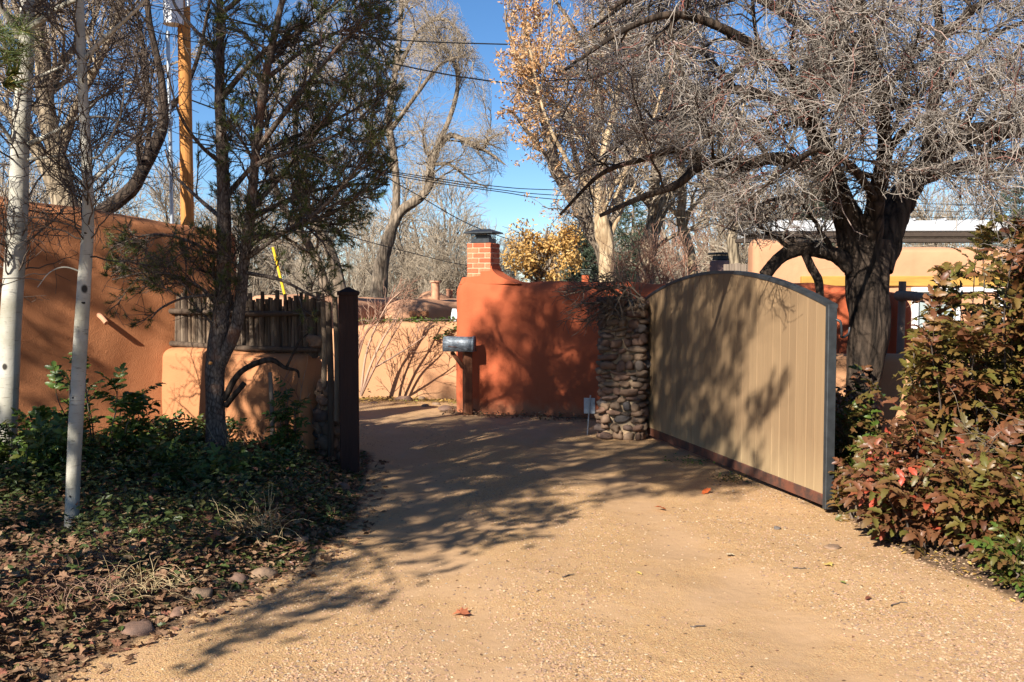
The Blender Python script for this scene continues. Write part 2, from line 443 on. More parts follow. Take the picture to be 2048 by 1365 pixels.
M['brick'] = rndm('red brick', [(0., (.40, .10, .05)), (.5, (.50, .14, .07)), (1., (.58, .21, .11))], .9, 40, .006, .15)
M['brickmortar'] = stucco('brick mortar', (.56, .34, .22), .004, 80, .5)
M['latilla'] = rndm('weathered latilla', [(0., (.08, .055, .04)), (.4, (.14, .10, .07)), (.75, (.21, .16, .115)), (1., (.28, .19, .12))], .9, 14, .01, .15, stretch=(3, 3, .3))
M['post'] = rndm('dark stained post', [(0., (.03, .013, .009)), (1., (.04, .017, .011))], .75, 12, .008, .3, stretch=(4, 4, .25))
M['mailpost'] = rndm('brown mailbox post', [(0., (.16, .06, .03)), (1., (.24, .1, .05))], .8, 12, .008, .2, stretch=(4, 4, .25))
M['oldwood'] = rndm('grey weathered wood', [(0., (.17, .13, .1)), (1., (.28, .22, .17))], .9, 12, .01, .15, stretch=(3, 3, .3))
M['polewood'] = rndm('orange utility pole wood', [(0., (.50, .22, .06)), (1., (.55, .25, .08))], .85, 9, .012, .15, stretch=(9, 9, .12), var=.85)
M['polebrown'] = rndm('brown utility pole wood', [(0., (.38, .22, .1)), (1., (.4, .23, .1))], .85, 9, .012, .15, stretch=(6, 6, .15))
M['galv'] = plain('galvanised steel', (.42, .45, .48), .4, .6)
M['whitep'] = plain('white paint', (.75, .77, .78), .45, 0, .5, .06)
M['roofw'] = plain('white metal roof', (.52, .54, .56), .4, .2, .5, .08)
M['steelb'] = plain('blue grey steel', (.045, .05, .054), .5, .4, .5, .3, 12)
M['blackm'] = plain('black metal', (.03, .035, .04), .45, .4, .5, .3)
M['yellowp'] = plain('yellow plastic', (.8, .5, .02), .45, 0, .5, .08)
M['yellowwood'] = rndm('yellow wood beam', [(0., (.44, .24, .05)), (1., (.5, .27, .065))], .7, 10, .006, .3, stretch=(.3, 3, 3))
M['greenvent'] = plain('grey green metal', (.12, .14, .11), .5, .3)
M['purplestucco'] = stucco('mauve stucco', (.30, .19, .17))
M['cable'] = plain('black cable', (.02, .02, .02), .6)
M['glass'] = plain('window glass', (.30, .36, .36), .08, 0, .9, .1, 3)
M['clay'] = plain('clay pipe', (.5, .25, .15), .8, 0, .2)
M['signback'] = plain('aluminium sign back', (.34, .36, .38), .45, .3)
M['darkwood'] = plain('dark wood', (.05, .035, .025), .8)

def m_board():
    t = NT('weathered gate board'); oi = t.n('ShaderNodeObjectInfo')
    base = t.ramp(oi.outputs['Random'], [(0., (.205, .134, .072)), (.5, (.245, .16, .086)), (1., (.275, .182, .098))])
    g = t.noise(t.coord((28, 28, .9)), 1.6, 6, .7, .4)
    col = t.mix(t.math('MULTIPLY', t.ramp(g, [(.4, 0.), (.7, 1.)]), .4), base, (.17, .11, .06))
    k = t.voro(t.coord((5, 5, 1.3)), 1.7); col = t.mix(t.ramp(k, [(.03, .8), (.075, 0.)]), col, (.15, .085, .04))
    gg = t.n('ShaderNodeTexCoord'); sp = t.n('ShaderNodeSeparateXYZ'); t.l(gg.outputs['Object'], sp.inputs[0])
    low = t.ramp(t.math('ADD', sp.outputs[2], t.math('MULTIPLY', t.noise(t.coord((9, 9, 1.2)), 2., 4), .5)), [(.3, 1.), (.75, 0.)])
    col = t.mix(t.math('MULTIPLY', low, .55), col, (.42, .31, .17))     # splash-bleached foot of the boards
    return t.fin(col, .78, t.bump(g, .3, .004), .25)
M['board'] = m_board()
def m_rust():
    t = NT('rusty steel'); n = t.noise(t.coord((1, 1, 1)), 9, 6, .7); n2 = t.noise(t.coord(), 40, 4)
    col = t.mix(t.ramp(n, [(.42, 0.), (.62, 1.)]), (.045, .03, .025), (.16, .055, .03))
    return t.fin(t.mix(t.math('MULTIPLY', n2, .5), col, (.12, .05, .03)), .8, t.bump(n2, .4, .004), .3)
M['rust'] = m_rust()
def m_mail():
    t = NT('scuffed mailbox paint'); n = t.noise(t.coord((3, 3, 9)), 6, 5, .7); n2 = t.noise(t.coord((2, 2, 2)), 16, 4)
    col = t.mix(t.ramp(n, [(.45, 0.), (.7, 1.)]), (.09, .105, .125), (.3, .34, .38))
    col = t.mix(t.ramp(n2, [(.68, 0.), (.74, 1.)]), col, (.2, .08, .04))
    return t.fin(col, .5, t.bump(n, .3, .01), .4, .25)
M['mail'] = m_mail()
def m_aspen():
    t = NT('aspen bark')
    n = t.noise(t.coord(), 3.5, 4); col = t.mix(t.ramp(n, [(.35, 0.), (.65, 1.)]), (.3, .28, .22), (.47, .445, .385))
    s = t.noise(t.coord((5, 5, 38)), 2.2, 5, .65); col = t.mix(t.ramp(s, [(.60, 0.), (.68, .8)]), col, (.13, .11, .09))
    k = t.voro(t.coord((4, 4, 3)), 1.0); col = t.mix(t.ramp(k, [(.06, 1.), (.10, 0.)]), col, (.035, .03, .025))
    g = t.noise(t.coord(), 70, 3)
    return t.fin(col, .75, t.bump(t.math('ADD', g, s), .35, .004), .25)
M['aspen'] = m_aspen()
M['knot'] = plain('dark knot', (.03, .025, .02), .9)

def m_ground():
    t = NT('gravel and dirt'); v = t.coord()
    pk = t.n('ShaderNodeAttribute'); pk.attribute_name = 'packed'
    big = t.noise(v, .55, 4, .6); med = t.noise(v, 2.3, 5, .6, .4)
    sand = t.ramp(t.math('ADD', t.math('ADD', t.math('MULTIPLY', big, .45), t.math('MULTIPLY', med, .65)), pk.outputs['Fac']), [(.53, 0.), (.72, 1.)])
    c1 = t.voro(v, 105., 'F1', 'Color'); d1 = t.voro(v, 105.); c2 = t.voro(v, 150., 'F1', 'Color'); d2 = t.voro(v, 150.)
    sx = t.n('ShaderNodeSeparateColor'); t.l(c1, sx.inputs[0]); sy = t.n('ShaderNodeSeparateColor'); t.l(c2, sy.inputs[0])
    peb = t.ramp(sx.outputs[0], [(0., (.26, .15, .075)), (.2, (.40, .22, .115)), (.45, (.47, .265, .14)), (.65, (.45, .29, .14)), (.85, (.54, .37, .2)), (1., (.28, .21, .14))])
    peb2 = t.ramp(sy.outputs[1], [(0., (.33, .2, .09)), (.5, (.44, .265, .12)), (1., (.52, .33, .155))])
    grav = t.mix(t.ramp(d1, [(.36, 0.), (.6, 1.)]), peb, peb2)
    fine = t.noise(v, 190., 3, .7)
    sandc = t.mix(t.ramp(fine, [(.3, 0.), (.7, 1.)]), (.375, .232, .124), (.475, .305, .17))
    sandc = t.mix(t.ramp(med, [(.3, .5), (.6, 0.)]), sandc, (.33, .198, .1))
    col = t.mix(sand, grav, sandc)
    at = t.n('ShaderNodeAttribute'); at.attribute_name = 'soil'
    soil = t.ramp(t.math('ADD', at.outputs['Fac'], t.math('MULTIPLY', t.math('SUBTRACT', t.noise(v, 5., 5, .7), .5), .9)), [(.35, 0.), (.65, 1.)])
    sn = t.noise(v, 22., 5, .7); soilc = t.mix(t.ramp(sn, [(.35, 0.), (.7, 1.)]), (.07, .042, .025), (.17, .11, .065))
    col = t.mix(soil, col, soilc)
    hh = t.math('SUBTRACT', 1., t.ramp(d1, [(0., 0.), (.6, 1.)]))
    hgt = t.math('MULTIPLY', hh, t.math('SUBTRACT', 1., t.math('MULTIPLY', sand, .8)))
    nb = t.bump(t.noise(v, 9., 4), .3, .03); nb = t.bump(hgt, .5, .006, nb); nb = t.bump(fine, .4, .003, nb)
    return t.fin(col, .92, nb, .15)
M['ground'] = m_ground()
M['pebble'] = rndm('pebbles', [(0., (.19, .13, .095)), (.2, (.34, .2, .125)), (.45, (.42, .25, .16)), (.7, (.44, .29, .16)), (.92, (.52, .38, .24)), (1., (.24, .2, .16))], .85, 60, .002, .2, obj=False)

# ------------------------------------------------------------------ ground
BED = np.array([GP(*p)[:2] for p in ((735, 905), (722, 950), (700, 1040), (610, 1118), (490, 1178), (355, 1232), (235, 1285), (120, 1345))] )
BED = np.vstack([BED, [[-2.3, 2.6], [-3.5, 1.2], [-9, -2], [-12, 3], [-9, 9.5], [-3.4, 12]]])
BEDR = np.array([GP(*p)[:2] for p in ((1688, 1012), (1735, 1065), (1845, 1122), (1950, 1170), (2048, 1205))])
BEDR = np.vstack([BEDR, [[3.6, 4.6], [9, 4], [12, 9.5], [5, 10.6], [2.5, 10.9], [1.75, 10.9], [2.05, 9.2]]])
def sdist(X, Y, poly):
    """signed distance to a polygon, positive inside"""
    d = np.full(X.shape, 1e9); ins = np.zeros(X.shape, bool); n = len(poly)
    for i in range(n):
        a, b = poly[i], poly[(i + 1) % n]; e = b - a
        t = np.clip(((X - a[0]) * e[0] + (Y - a[1]) * e[1]) / (e @ e), 0, 1)
        d = np.minimum(d, np.hypot(X - a[0] - t * e[0], Y - a[1] - t * e[1]))
        c = (a[1] > Y) != (b[1] > Y)
        with np.errstate(divide='ignore', invalid='ignore'):
            ins ^= c & (X < a[0] + (Y - a[1]) * e[0] / (e[1] if e[1] else 1e-9))
    return np.where(ins, d, -d)
def sstep(a, b, x):
    t = np.clip((x - a) / (b - a), 0, 1); return t * t * (3 - 2 * t)
def gz(X, Y):
    X = np.asarray(X, float); Y = np.asarray(Y, float)
    P = np.stack([X, Y, X * 0], -1)
    z = .022 * fbm(P * .9 + 5, 3) * 2 + .008 * fbm(P * 5, 2)
    z = z * np.clip((sstep(60, 20, np.abs(Y)) * sstep(60, 20, np.abs(X))), 0, 1)
    s = sdist(X, Y, BED); z = z + .15 * sstep(-.05, .7, s) + .05 * sstep(.0, .3, s) * fbm(P * 4 + 3, 3)
    s = sdist(X, Y, BEDR); z = z + .08 * sstep(-.05, .5, s)
    clx = np.interp(Y, [2., 4., 6., 9., 12., 15.], [.75, .65, .35, -.1, -.75, -1.7])
    for sgn in (-.78, .78): z = z - .014 * np.exp(-((X - clx - sgn) / .24) ** 2) * (Y > 1) * (Y < 15)
    z = z - 1.35 * sstep(15.9, 18.5, Y) * sstep(3.2, 1.6, X - .02 * Y)
    return z
def gpt(x, y, dz=0.): return np.array([x, y, float(gz(np.array([x]), np.array([y]))[0]) + dz])
def axis(lo, hi, step, far, lo2=None):
    a = np.arange(lo, hi + 1e-6, step); g = step * 1.35 ** np.arange(1, 40); g = np.cumsum(g); g = g[g < far]
    return np.concatenate([lo - g[::-1], a, hi + g])
gx = axis(-5.5, 5.5, .07, 900); gy = axis(2.2, 16., .07, 900)
GX, GY = np.meshgrid(gx, gy, indexing='ij'); GZ = gz(GX, GY)
nx, ny = GX.shape; ii = (np.arange(nx - 1)[:, None] * ny + np.arange(ny - 1)[None, :]).ravel()
gF = np.stack([ii, ii + ny, ii + ny + 1, ii + 1], -1)
ground = single('ground', (np.stack([GX, GY, GZ], -1), gF), M['ground'], kind='structure')
soil = np.maximum(sstep(-.22, .12, sdist(GX, GY, BED)), sstep(-.2, .15, sdist(GX, GY, BEDR)))
# earth strip at the feet of the walls beyond the gate
soil = np.maximum(soil, .75 * sstep(.75, .2, np.abs((GY - 12.75) + .445 * (GX - 1.0))) * (GX > -1.0) * (GX < 4))
soil = np.maximum(soil, .6 * sstep(14.0, 14.6, GY)); soil = np.maximum(soil, .9 * sstep(16, 17, GY))
soil = np.maximum(soil, .35 * sstep(.5, .1, np.abs((GX - 1.45) - (10.94 - GY) * .227)) * (GY > 7.4) * (GY < 11.5))
pack = np.zeros_like(GX)
cl = np.interp(GY, [2., 4., 6., 9., 12., 15.], [.75, .65, .35, -.1, -.75, -1.7])
for sgn in (-.78, .78): pack = np.maximum(pack, .16 * np.exp(-((GX - cl - sgn) / .3) ** 2))
at = ground.data.attributes.new('packed', 'FLOAT', 'POINT'); at.data.foreach_set('value', pack.ravel().astype(np.float32))
at = ground.data.attributes.new('soil', 'FLOAT', 'POINT'); at.data.foreach_set('value', soil.ravel().astype(np.float32))

# loose pebbles that nobody could count
n = 140000
yy = 3.9 + 8.0 * rng.random(n) ** 1.9; xx = rng.uniform(-.62, .62, n) * yy
keep = sdist(xx, yy, BED) < .12; keep &= sdist(xx, yy, BEDR) < .2
pn = fbm(np.stack([xx * .9, yy * .9, xx * 0 + 2], -1), 3)
clx = np.interp(yy, [2., 4., 6., 9., 12., 15.], [.75, .65, .35, -.1, -.75, -1.7]); trk = np.maximum(np.exp(-((xx - clx - .78) / .3) ** 2), np.exp(-((xx - clx + .78) / .3) ** 2))
keep &= rng.random(n) < np.clip(.5 + pn * 2.2, .08, 1.) * (1 - .8 * trk)
xx, yy = xx[keep], yy[keep]; n = len(xx)
oc = (np.array([[1, 0, .1], [.2, .9, 0], [-.9, .3, 0], [-.4, -.9, .1], [.7, -.7, 0], [0, 0, .7]], float), np.array([[0, 1, 5], [1, 2, 5], [2, 3, 5], [3, 4, 5], [4, 0, 5]]))
ps = .0036 + .0080 * rng.random(n) ** 2.6
single('pebbles', cloud(oc, np.stack([xx, yy, gz(xx, yy) - .0008], -1), rand_rot(n, rng, .35), np.stack([ps * 1.2, ps, ps * .9], -1)), M['pebble'], 'loose pinkish pebbles strewn over the dirt driveway', 'gravel', kind='stuff', smooth=False)

# ------------------------------------------------------------------ adobe walls
def adobe(path, heights, th, rad=.16, step=.08, base=-.1, lean=.03, amp=.02, seed=0, ends=(1, 1)):
    """hand plastered wall along a plan path with a rounded top and rounded ends: (V, F)"""
    path = np.array(path, float); seg = np.linalg.norm(np.diff(path, axis=0), axis=1); cum = np.concatenate([[0], np.cumsum(seg)])
    L = cum[-1]; n = max(8, int(L / step))
    s = np.linspace(0, L, n + 1)
    s = np.unique(np.concatenate([s, [rad * (1 - math.cos(a)) for a in np.linspace(0, 1.57, 7)], [L - rad * (1 - math.cos(a)) for a in np.linspace(0, 1.57, 7)]]))
    C = np.column_stack([np.interp(s, cum, path[:, 0]), np.interp(s, cum, path[:, 1])])
    T = nrm(np.gradient(C, s, axis=0)); N = np.column_stack([T[:, 1], -T[:, 0]])       # towards the right of travel
    hs = np.linspace(0, L, len(heights)) if not isinstance(heights[0], tuple) else np.array([a for a, _ in heights])
    hv = heights if not isinstance(heights[0], tuple) else np.array([b for _, b in heights])
    H = np.interp(s, hs, hv)
    k = np.ones_like(s)
    for e, fl in ((s, ends[0]), (L - s, ends[1])):
        if fl: k = np.minimum(k, np.sqrt(np.clip(1 - (1 - np.clip(e / rad, 0, 1)) ** 2, 0.0, 1)))
    ht = th / 2 - rad + rad * k if th / 2 > rad else th / 2 * k
    hh = H - rad + rad * k
    prof = []
    for t in np.linspace(0, 1, 15): prof.append((1, t, 0))
    for a in np.linspace(0, math.pi, 13)[1:-1]: prof.append((math.cos(a), 1, math.sin(a)))
    for t in np.linspace(1, 0, 15): prof.append((-1, t, 0))
    rr = np.minimum(rad, ht)
    V = np.zeros((len(s), len(prof), 3))
    for j, (u, t, q) in enumerate(prof):
        z = base + (hh - rr - base) * t + rr * q
        side = np.sign(u) if q == 0 else (u)
        off = (ht - rr) * (np.sign(u) if q == 0 else np.clip(u * 1.0001, -1, 1)) + rr * u if q else ht * u
        off = off + np.sign(u) * lean * (1 - t) * (q == 0)
        V[:, j, 0] = C[:, 0] + N[:, 0] * off; V[:, j, 1] = C[:, 1] + N[:, 1] * off; V[:, j, 2] = z
    d = fbm(V * 1.6 + seed, 3) * amp * 2 + fbm(V * 6 + seed, 2) * amp * .4
    nn = N[:, None, :] * np.array([np.sign(p[0]) if p[2] == 0 else p[0] for p in prof])[None, :, None]
    V[..., :2] += nn * d[..., None]; V[..., 2] += np.array([p[2] for p in prof])[None, :] * d
    m = len(prof); i = (np.arange(len(s) - 1)[:, None] * m + np.arange(m - 1)[None, :]).ravel()
    F = np.stack([i, i + 1, i + m + 1, i + m], -1)
    V = V.reshape(-1, 3)
    # flat end caps
    caps = []
    for b in (0, (len(s) - 1) * m):
        for j in range((m - 1) // 2):
            q = [b + j, b + j + 1, b + m - 2 - j, b + m - 1 - j]; caps.append(q if b else q[::-1])
    return V, np.concatenate([F, np.array(caps)])
def tube_part(root, name, pts, r, mat, sides=10, K=None, **kw):
    P, R = resample(np.array(pts, float), np.array(r if hasattr(r, '__len__') else [r, r], float), K or max(4, len(pts) * 3))
    V, F, T = tubes(P, R, sides, cap=True)
    return part(root, name, [(V, F), (V, T)], mat, **kw)

# tall brown wall at the left (it runs off the frame), with a spout
wl = thing('adobe_wall', 'tall brown textured stucco wall behind the two aspens', 'wall', (-4.9, 9.4, 0))
dW = np.array([.77, .64]); e0 = np.array([-3.06, 10.93])
part(wl, 'wall', adobe([e0 - dW * 6.2, e0 - dW * 2.3, e0], [(0, 2.55), (3.9, 2.5), (5.0, 2.39), (5.6, 2.33), (6.1, 2.31)], .42, .12, .06, amp=.03, seed=3), M['brown'])
pc = PX(183, 628, 9.98); nW = np.array([.64, -.77, 0])
tube_part(wl, 'spout', [pc - nW * .08, pc + nW * .1 + [0, 0, .0], pc + nW * .2 + [.0, 0, -.004], pc + nW * .25 + [.02, 0, -.03], pc + nW * .3 + [.05, 0, -.085]], [.026, .024], M['clay'], 12, 18)

# low wall under the coyote fence
A0, A1 = np.array([-3.52, 10.32]), np.array([-1.83, 9.2])
wl2 = thing('adobe_wall', 'low peach stucco wall under the coyote fence of upright poles', 'wall', (-2.7, 9.8, 0))
part(wl2, 'wall', adobe([A0 + (A0 - A1) * .02, A1], [1.03, 1.05, 1.03, 1.04], .3, .09, .06, amp=.015, seed=11), M['low'])

# coyote fence: every pole a part
fe = thing('coyote_fence', 'weathered coyote fence of upright poles on the low wall', 'fence', (-2.7, 9.8, 1.02))
dF = nrm(A1 - A0 + np.array([.12, -.08])); LF = np.linalg.norm(A1 - A0) + .12
lat_me = []
for q in range(7):
    rg = np.random.default_rng(100 + q); K = 7
    P = np.column_stack([rg.normal(0, .004, K).cumsum() * .5, rg.normal(0, .004, K).cumsum() * .5, np.linspace(0, 1, K)])
    V, F, T = tubes(P, np.linspace(1, .8, K) * rg.uniform(.9, 1.1, K) * .022, 7, cap=True)
    lat_me.append(mesh_np('latilla', [(V, F, 0), (V, T, 0)], M['latilla']))
s = .02
while s < LF:
    p = A0 + dF * s + np.array([-dF[1], dF[0]]) * rng.normal(.0, .006)
    h = .56 + rng.normal(0, .035)
    if rng.random() > .05:
        inst(fe, 'latilla', lat_me[rng.integers(7)], (p[0], p[1], 1.0 + rng.uniform(-.02, .02)), Quaternion((0, 0, 1), rng.uniform(0, 6.28)) @ Quaternion((1, 0, 0), rng.normal(0, .025)), (rng.uniform(.75, 1.2),) * 2 + (h,))
    s += rng.uniform(.028, .042)
nF = np.array([dF[1], -dF[0]])
for s in np.arange(.04, LF - .02, .052):
    p = A0 + dF * (s + rng.normal(0, .008)) - nF * (.035 + rng.normal(0, .004))
    inst(fe, 'latilla', lat_me[rng.integers(7)], (p[0], p[1], 1.0), Quaternion((0, 0, 1), rng.uniform(0, 6.28)) @ Quaternion((1, 0, 0), rng.normal(0, .02)), (rng.uniform(.8, 1.15),) * 2 + (.54 + rng.normal(0, .04),))
for z, o in ((1.075, .05), (1.43, -.085), (1.41, .045)):
    a = A0 + nF * o; b = A1 + dF * .1 + nF * o
    tube_part(fe, 'rail', [(a[0], a[1], z), ((a[0] + b[0]) / 2, (a[1] + b[1]) / 2, z - .012), (b[0], b[1], z + .005)], [.03, .024], M['latilla'], 8, 10)

# gate post of dark timber
gp = GP(700, 948); gp[2] = 0
po = thing('gate_post', 'dark square timber gate post with a low pyramid cap', 'post', (gp[0], gp[1], 0))
part(po, 'shaft', box((gp[0], gp[1], .77), (.165, .165, 1.66), .12, .008), M['post'], False)
c = np.array([gp[0], gp[1], 1.60]); Vc, Fc = box(c, (.19, .19, .03), .12, .004)
pyr = np.array([[-.094, -.094, 0], [.094, -.094, 0], [.094, .094, 0], [-.094, .094, 0], [0, 0, .045]]); cz, sz = math.cos(.12), math.sin(.12)
pyr = pyr @ np.array([[cz, sz, 0], [-sz, cz, 0], [0, 0, 1]]) + c + [0, 0, .0148]
part(po, 'cap', [(Vc, Fc), (pyr, np.array([[0, 1, 4], [1, 2, 4], [2, 3, 4], [3, 0, 4]]))], M['post'], False)
# upright poles wired beside the post
for k, (px, d, z0, z1, r) in enumerate(((672, 8.93, .45, 1.57, .028), (659, 8.99, .0, 1.52, .032), (647, 9.06, .75, 1.6, .027))):
    p = PX(px, 700, d)
    o = single('fence_pole', (lambda t: [(t[0], t[1]), (t[0], t[2])])(tubes(*resample([(p[0], p[1], z0), (p[0] + .01, p[1], (z0 + z1) / 2), (p[0] - .008, p[1], z1)], [r, r * .85], 10), 9, cap=True)), M['latilla'],
           ('short weathered pole hung right against the dark gate post', 'tall weathered pole standing on the ground second from the dark gate post', 'upper weathered pole third from the dark gate post, above the rubble')[k], 'pole', group='poles beside the gate post', loc=(p[0], p[1], z0))

# stones: shared blob meshes
def blob(seed, nu=10, nv=6, pw=.66, amp=.42):
    rg = np.random.default_rng(seed); u = np.arange(nu) / nu * 2 * math.pi; V = [[0, 0, -1.]]
    for v in np.linspace(-1.2, 1.2, nv):
        for a in u: V.append([math.cos(v) * math.cos(a), math.cos(v) * math.sin(a), math.sin(v)])
    V.append([0, 0, 1.]); V = np.array(V); V = np.sign(V) * np.abs(V) ** pw
    V *= (1 + amp * 2 * fbm(V * 1.1 + seed * 3.7, 2))[:, None]; V *= .5
    F = []
    for r in range(nv - 1):
        for i in range(nu):
            j = (i + 1) % nu; a = 1 + r * nu; F += [[a + i, a + j, a + nu + j], [a + i, a + nu + j, a + nu + i]]
    for i in range(nu):
        j = (i + 1) % nu; F.append([0, 1 + j, 1 + i]); F.append([len(V) - 1, 1 + (nv - 1) * nu + i, 1 + (nv - 1) * nu + j])
    return V, np.array(F)
st_me = [mesh_np('stone', [(*blob(q), 0)], M['stone']) for q in range(9)]

def stone_pier(name, label, c, w_, dpt, h, rz, seed, rowh=(.065, .13), taper=.06):
    rg = np.random.default_rng(seed)
    root = thing(name, label, 'pillar', (c[0], c[1], 0))
    cz, sz = math.cos(rz), math.sin(rz); Rz = np.array([[cz, sz, 0], [-sz, cz, 0], [0, 0, 1]])
    V, F = adobe([(-w_ / 2 + .03, 0), (w_ / 2 - .03, 0)], [h - .05, h - .02, h - .04], dpt - .06, .07, .05, -.1, .02, .02, seed, (0, 0))
    V = V.copy(); V[:, 0] *= 1 + taper * (1 - np.clip(V[:, 2] / h, 0, 1))
    part(root, 'mortar_core', (V @ Rz + np.array([c[0], c[1], 0]), F), M['mortar'])
    def face(L, ax):
        z = .0
        while z < h - .04:
            rh = rg.uniform(*rowh); x = -L / 2 + rg.uniform(-.02, .02)
            while x < L / 2 - .03:
                ln = min(rg.uniform(.06, .19), L / 2 + .03 - x); ln = max(ln, .05)
                tp = 1 + taper * (1 - z / h); hh = rh * rg.uniform(.72, 1.0)
                zc = z + rh / 2 + rg.uniform(-.012, .012)
                out = rg.uniform(-.012, .02); cx = (x + ln / 2)
                if ax == 0: loc = np.array([cx * tp, -dpt / 2 + .02 - out, zc]); q = Quaternion((0, 0, 1), rz)
                elif ax == 1: loc = np.array([-w_ / 2 * tp + .02 - out, cx, zc]); q = Quaternion((0, 0, 1), rz + math.pi / 2)
                else: loc = np.array([w_ / 2 * tp - .02 + out, cx, zc]); q = Quaternion((0, 0, 1), rz + math.pi / 2)
                q = q @ Quaternion((0, 1, 0), rg.normal(0, .12)) @ Quaternion((1, 0, 0), rg.normal(0, .1) + (math.pi if rg.random() < .5 else 0))
                inst(root, 'stone', st_me[rg.integers(9)], loc @ Rz + np.array([c[0], c[1], 0]), q, (ln * 1.04, rg.uniform(.1, .15), hh * 1.06))
                x += ln + rg.uniform(.0, .018)
            z += rh
    face(w_, 0); face(dpt, 1); face(dpt, 2)
    for k in range(9):
        p = np.array([rg.uniform(-w_ / 2 + .05, w_ / 2 - .05), rg.uniform(-dpt / 2 + .06, dpt / 2 - .06), h - .035])
        inst(root, 'stone', st_me[rg.integers(9)], p @ Rz + np.array([c[0], c[1], 0]), Quaternion((0, 0, 1), rg.uniform(0, 6)), (rg.uniform(.12, .2), rg.uniform(.1, .15), rg.uniform(.06, .1)))
    return root
stone_pier('stone_pillar', 'rough river stone pillar the wooden gate hangs on', (1.255, 10.92), .44, .46, 1.52, -.38, 5, (.05, .11))
rp = PX(662, 900, 9.12)
stone_pier('rubble_pier', 'narrow rubble stone pier low behind the dark gate post', (rp[0], rp[1] + .06), .2, .2, .72, -.4, 9, (.09, .15), .1)
# pale boulder up between fence and post
p = PX(632, 683, 9.12)
o = single('boulder', cloud(blob(4), np.array([p]), rand_rot(1, np.random.default_rng(3)), np.array([[.13, .12, .15]])), M['stone'], 'rounded tan stone set in the fence end beside the post', 'stone', loc=p)

# peach wall beyond the gate
w3 = thing('adobe_wall', 'pale peach garden wall left of the mailbox with ivy along its top', 'wall', (-1.5, 15.1, 0))
part(w3, 'wall', adobe([(-5.6, 16.6), (-3.4, 15.5), (-2.3, 15.12), (.4, 14.95)], [(0, .95), (2.6, 1.0), (3.3, 1.04), (3.9, 1.13), (5, 1.15), (6.4, 1.16)], .3, .1, .08, amp=.015, seed=21), M['peach'])

# red wall with the fireplace shoulder
RW0 = np.array([-.72, 13.55]); dR = np.array([math.cos(-.42), math.sin(-.42)]); LR = 5.72
def RWP(s, o=0., z=0.): return np.array([RW0[0] + dR[0] * s + dR[1] * o, RW0[1] + dR[1] * s - dR[0] * o, z])
w4 = thing('adobe_wall', 'brick red stucco wall behind the stone pillar and the gate', 'wall', (1.5, 12.5, 0))
part(w4, 'wall', adobe([RW0, RW0 + dR * LR], [(0, 1.78), (.2, 1.80), (.62, 1.79), (1.0, 1.735), (1.5, 1.73), (3, 1.715), (4.6, 1.70), (5.1, 1.66), (5.5, 1.6), (5.8, 1.55)], .44, .2, .06, amp=.02, seed=31), M['red'])
# stucco climbing the flank of the chimney
sh = []
for t in np.linspace(0, 1, 12):
    z = 1.70 + .24 * t; s1 = .555 + .42 * (1 - t) ** 2.2; o = .185 - .05 * t; s0 = .10 + .1 * t if t < .45 else .4
    sh.append([RWP(s0, -o, z), RWP(s1, -o, z), RWP(s1, o, z), RWP(s0, o, z)])
sh = np.array(sh); Vs = sh.reshape(-1, 3); Fs = []
for r in range(11):
    for i in range(4): j = (i + 1) % 4; Fs.append([r * 4 + i, r * 4 + j, r * 4 + 4 + j, r * 4 + 4 + i])
Fs.append([44, 45, 46, 47])
part(w4, 'chimney_shoulder', (Vs, np.array(Fs)), M['red'], False)

# brick chimney: every brick a part
ch = thing('brick_chimney', 'red brick chimney with a black cap on the red wall', 'chimney', RWP(.37, 0, 1.78))
CW, CD, CH0, NC = .35, .30, 1.775, 7; ch_h = .0675; rzR = -.42
part(ch, 'mortar_core', box(RWP(.37, 0, CH0 + NC * ch_h / 2 - .03), (CW - .012, CD - .012, NC * ch_h + .05), rzR), M['brickmortar'], False)
br_me = {}
def brick_mesh(ln):
    k = round(ln, 3)
    if k not in br_me:
        V, F = box((0, 0, 0), (ln, .09, .056), 0, .006); V = V + .004 * np.stack([fbm(V * 30 + a * 9 + k * 99, 2) for a in range(3)], -1)
        br_me[k] = mesh_np('brick', [(V, F, 0)], M['brick'], False)
    return br_me[k]
for r in range(NC):
    z = CH0 + (r + .5) * ch_h
    lens = [.17, .17] if r % 2 else [.08, .17, .08]
    for sd in (1, -1):
        x = -CW / 2
        for ln in lens:
            ln2 = ln; cxx = x + ln / 2
            inst(ch, 'brick', brick_mesh(ln2), RWP(.37 + cxx, sd * (CD / 2 - .045), z + rng.normal(0, .001)), Quaternion((0, 0, 1), rzR + rng.normal(0, .012)), (1, 1, 1))
            x += ln + .01
    for sd in (1, -1):
        inst(ch, 'brick', brick_mesh(.11), RWP(.37 + sd * (CW / 2 - .045), 0, z), Quaternion((0, 0, 1), rzR + math.pi / 2), (1, 1, 1))
ztop = CH0 + NC * ch_h
cc = RWP(.37, 0, 0)
cap = part(ch, 'cap', box((cc[0], cc[1], ztop + .03), (.27, .22, .06), rzR, .004), M['blackm'], False, label='black sheet metal chimney cap with mesh sides')
hx, hy, z0 = .21, .175, ztop + .125
lidp = np.array([[-hx, -hy, 0], [hx, -hy, 0], [hx, hy, 0], [-hx, hy, 0], [-hx, -hy, .018], [hx, -hy, .018], [hx, hy, .018], [-hx, hy, .018], [-.1, 0, .062], [.1, 0, .062]])
cz, sz = math.cos(rzR), math.sin(rzR); lidp = lidp @ np.array([[cz, sz, 0], [-sz, cz, 0], [0, 0, 1]]) + [cc[0], cc[1], z0]
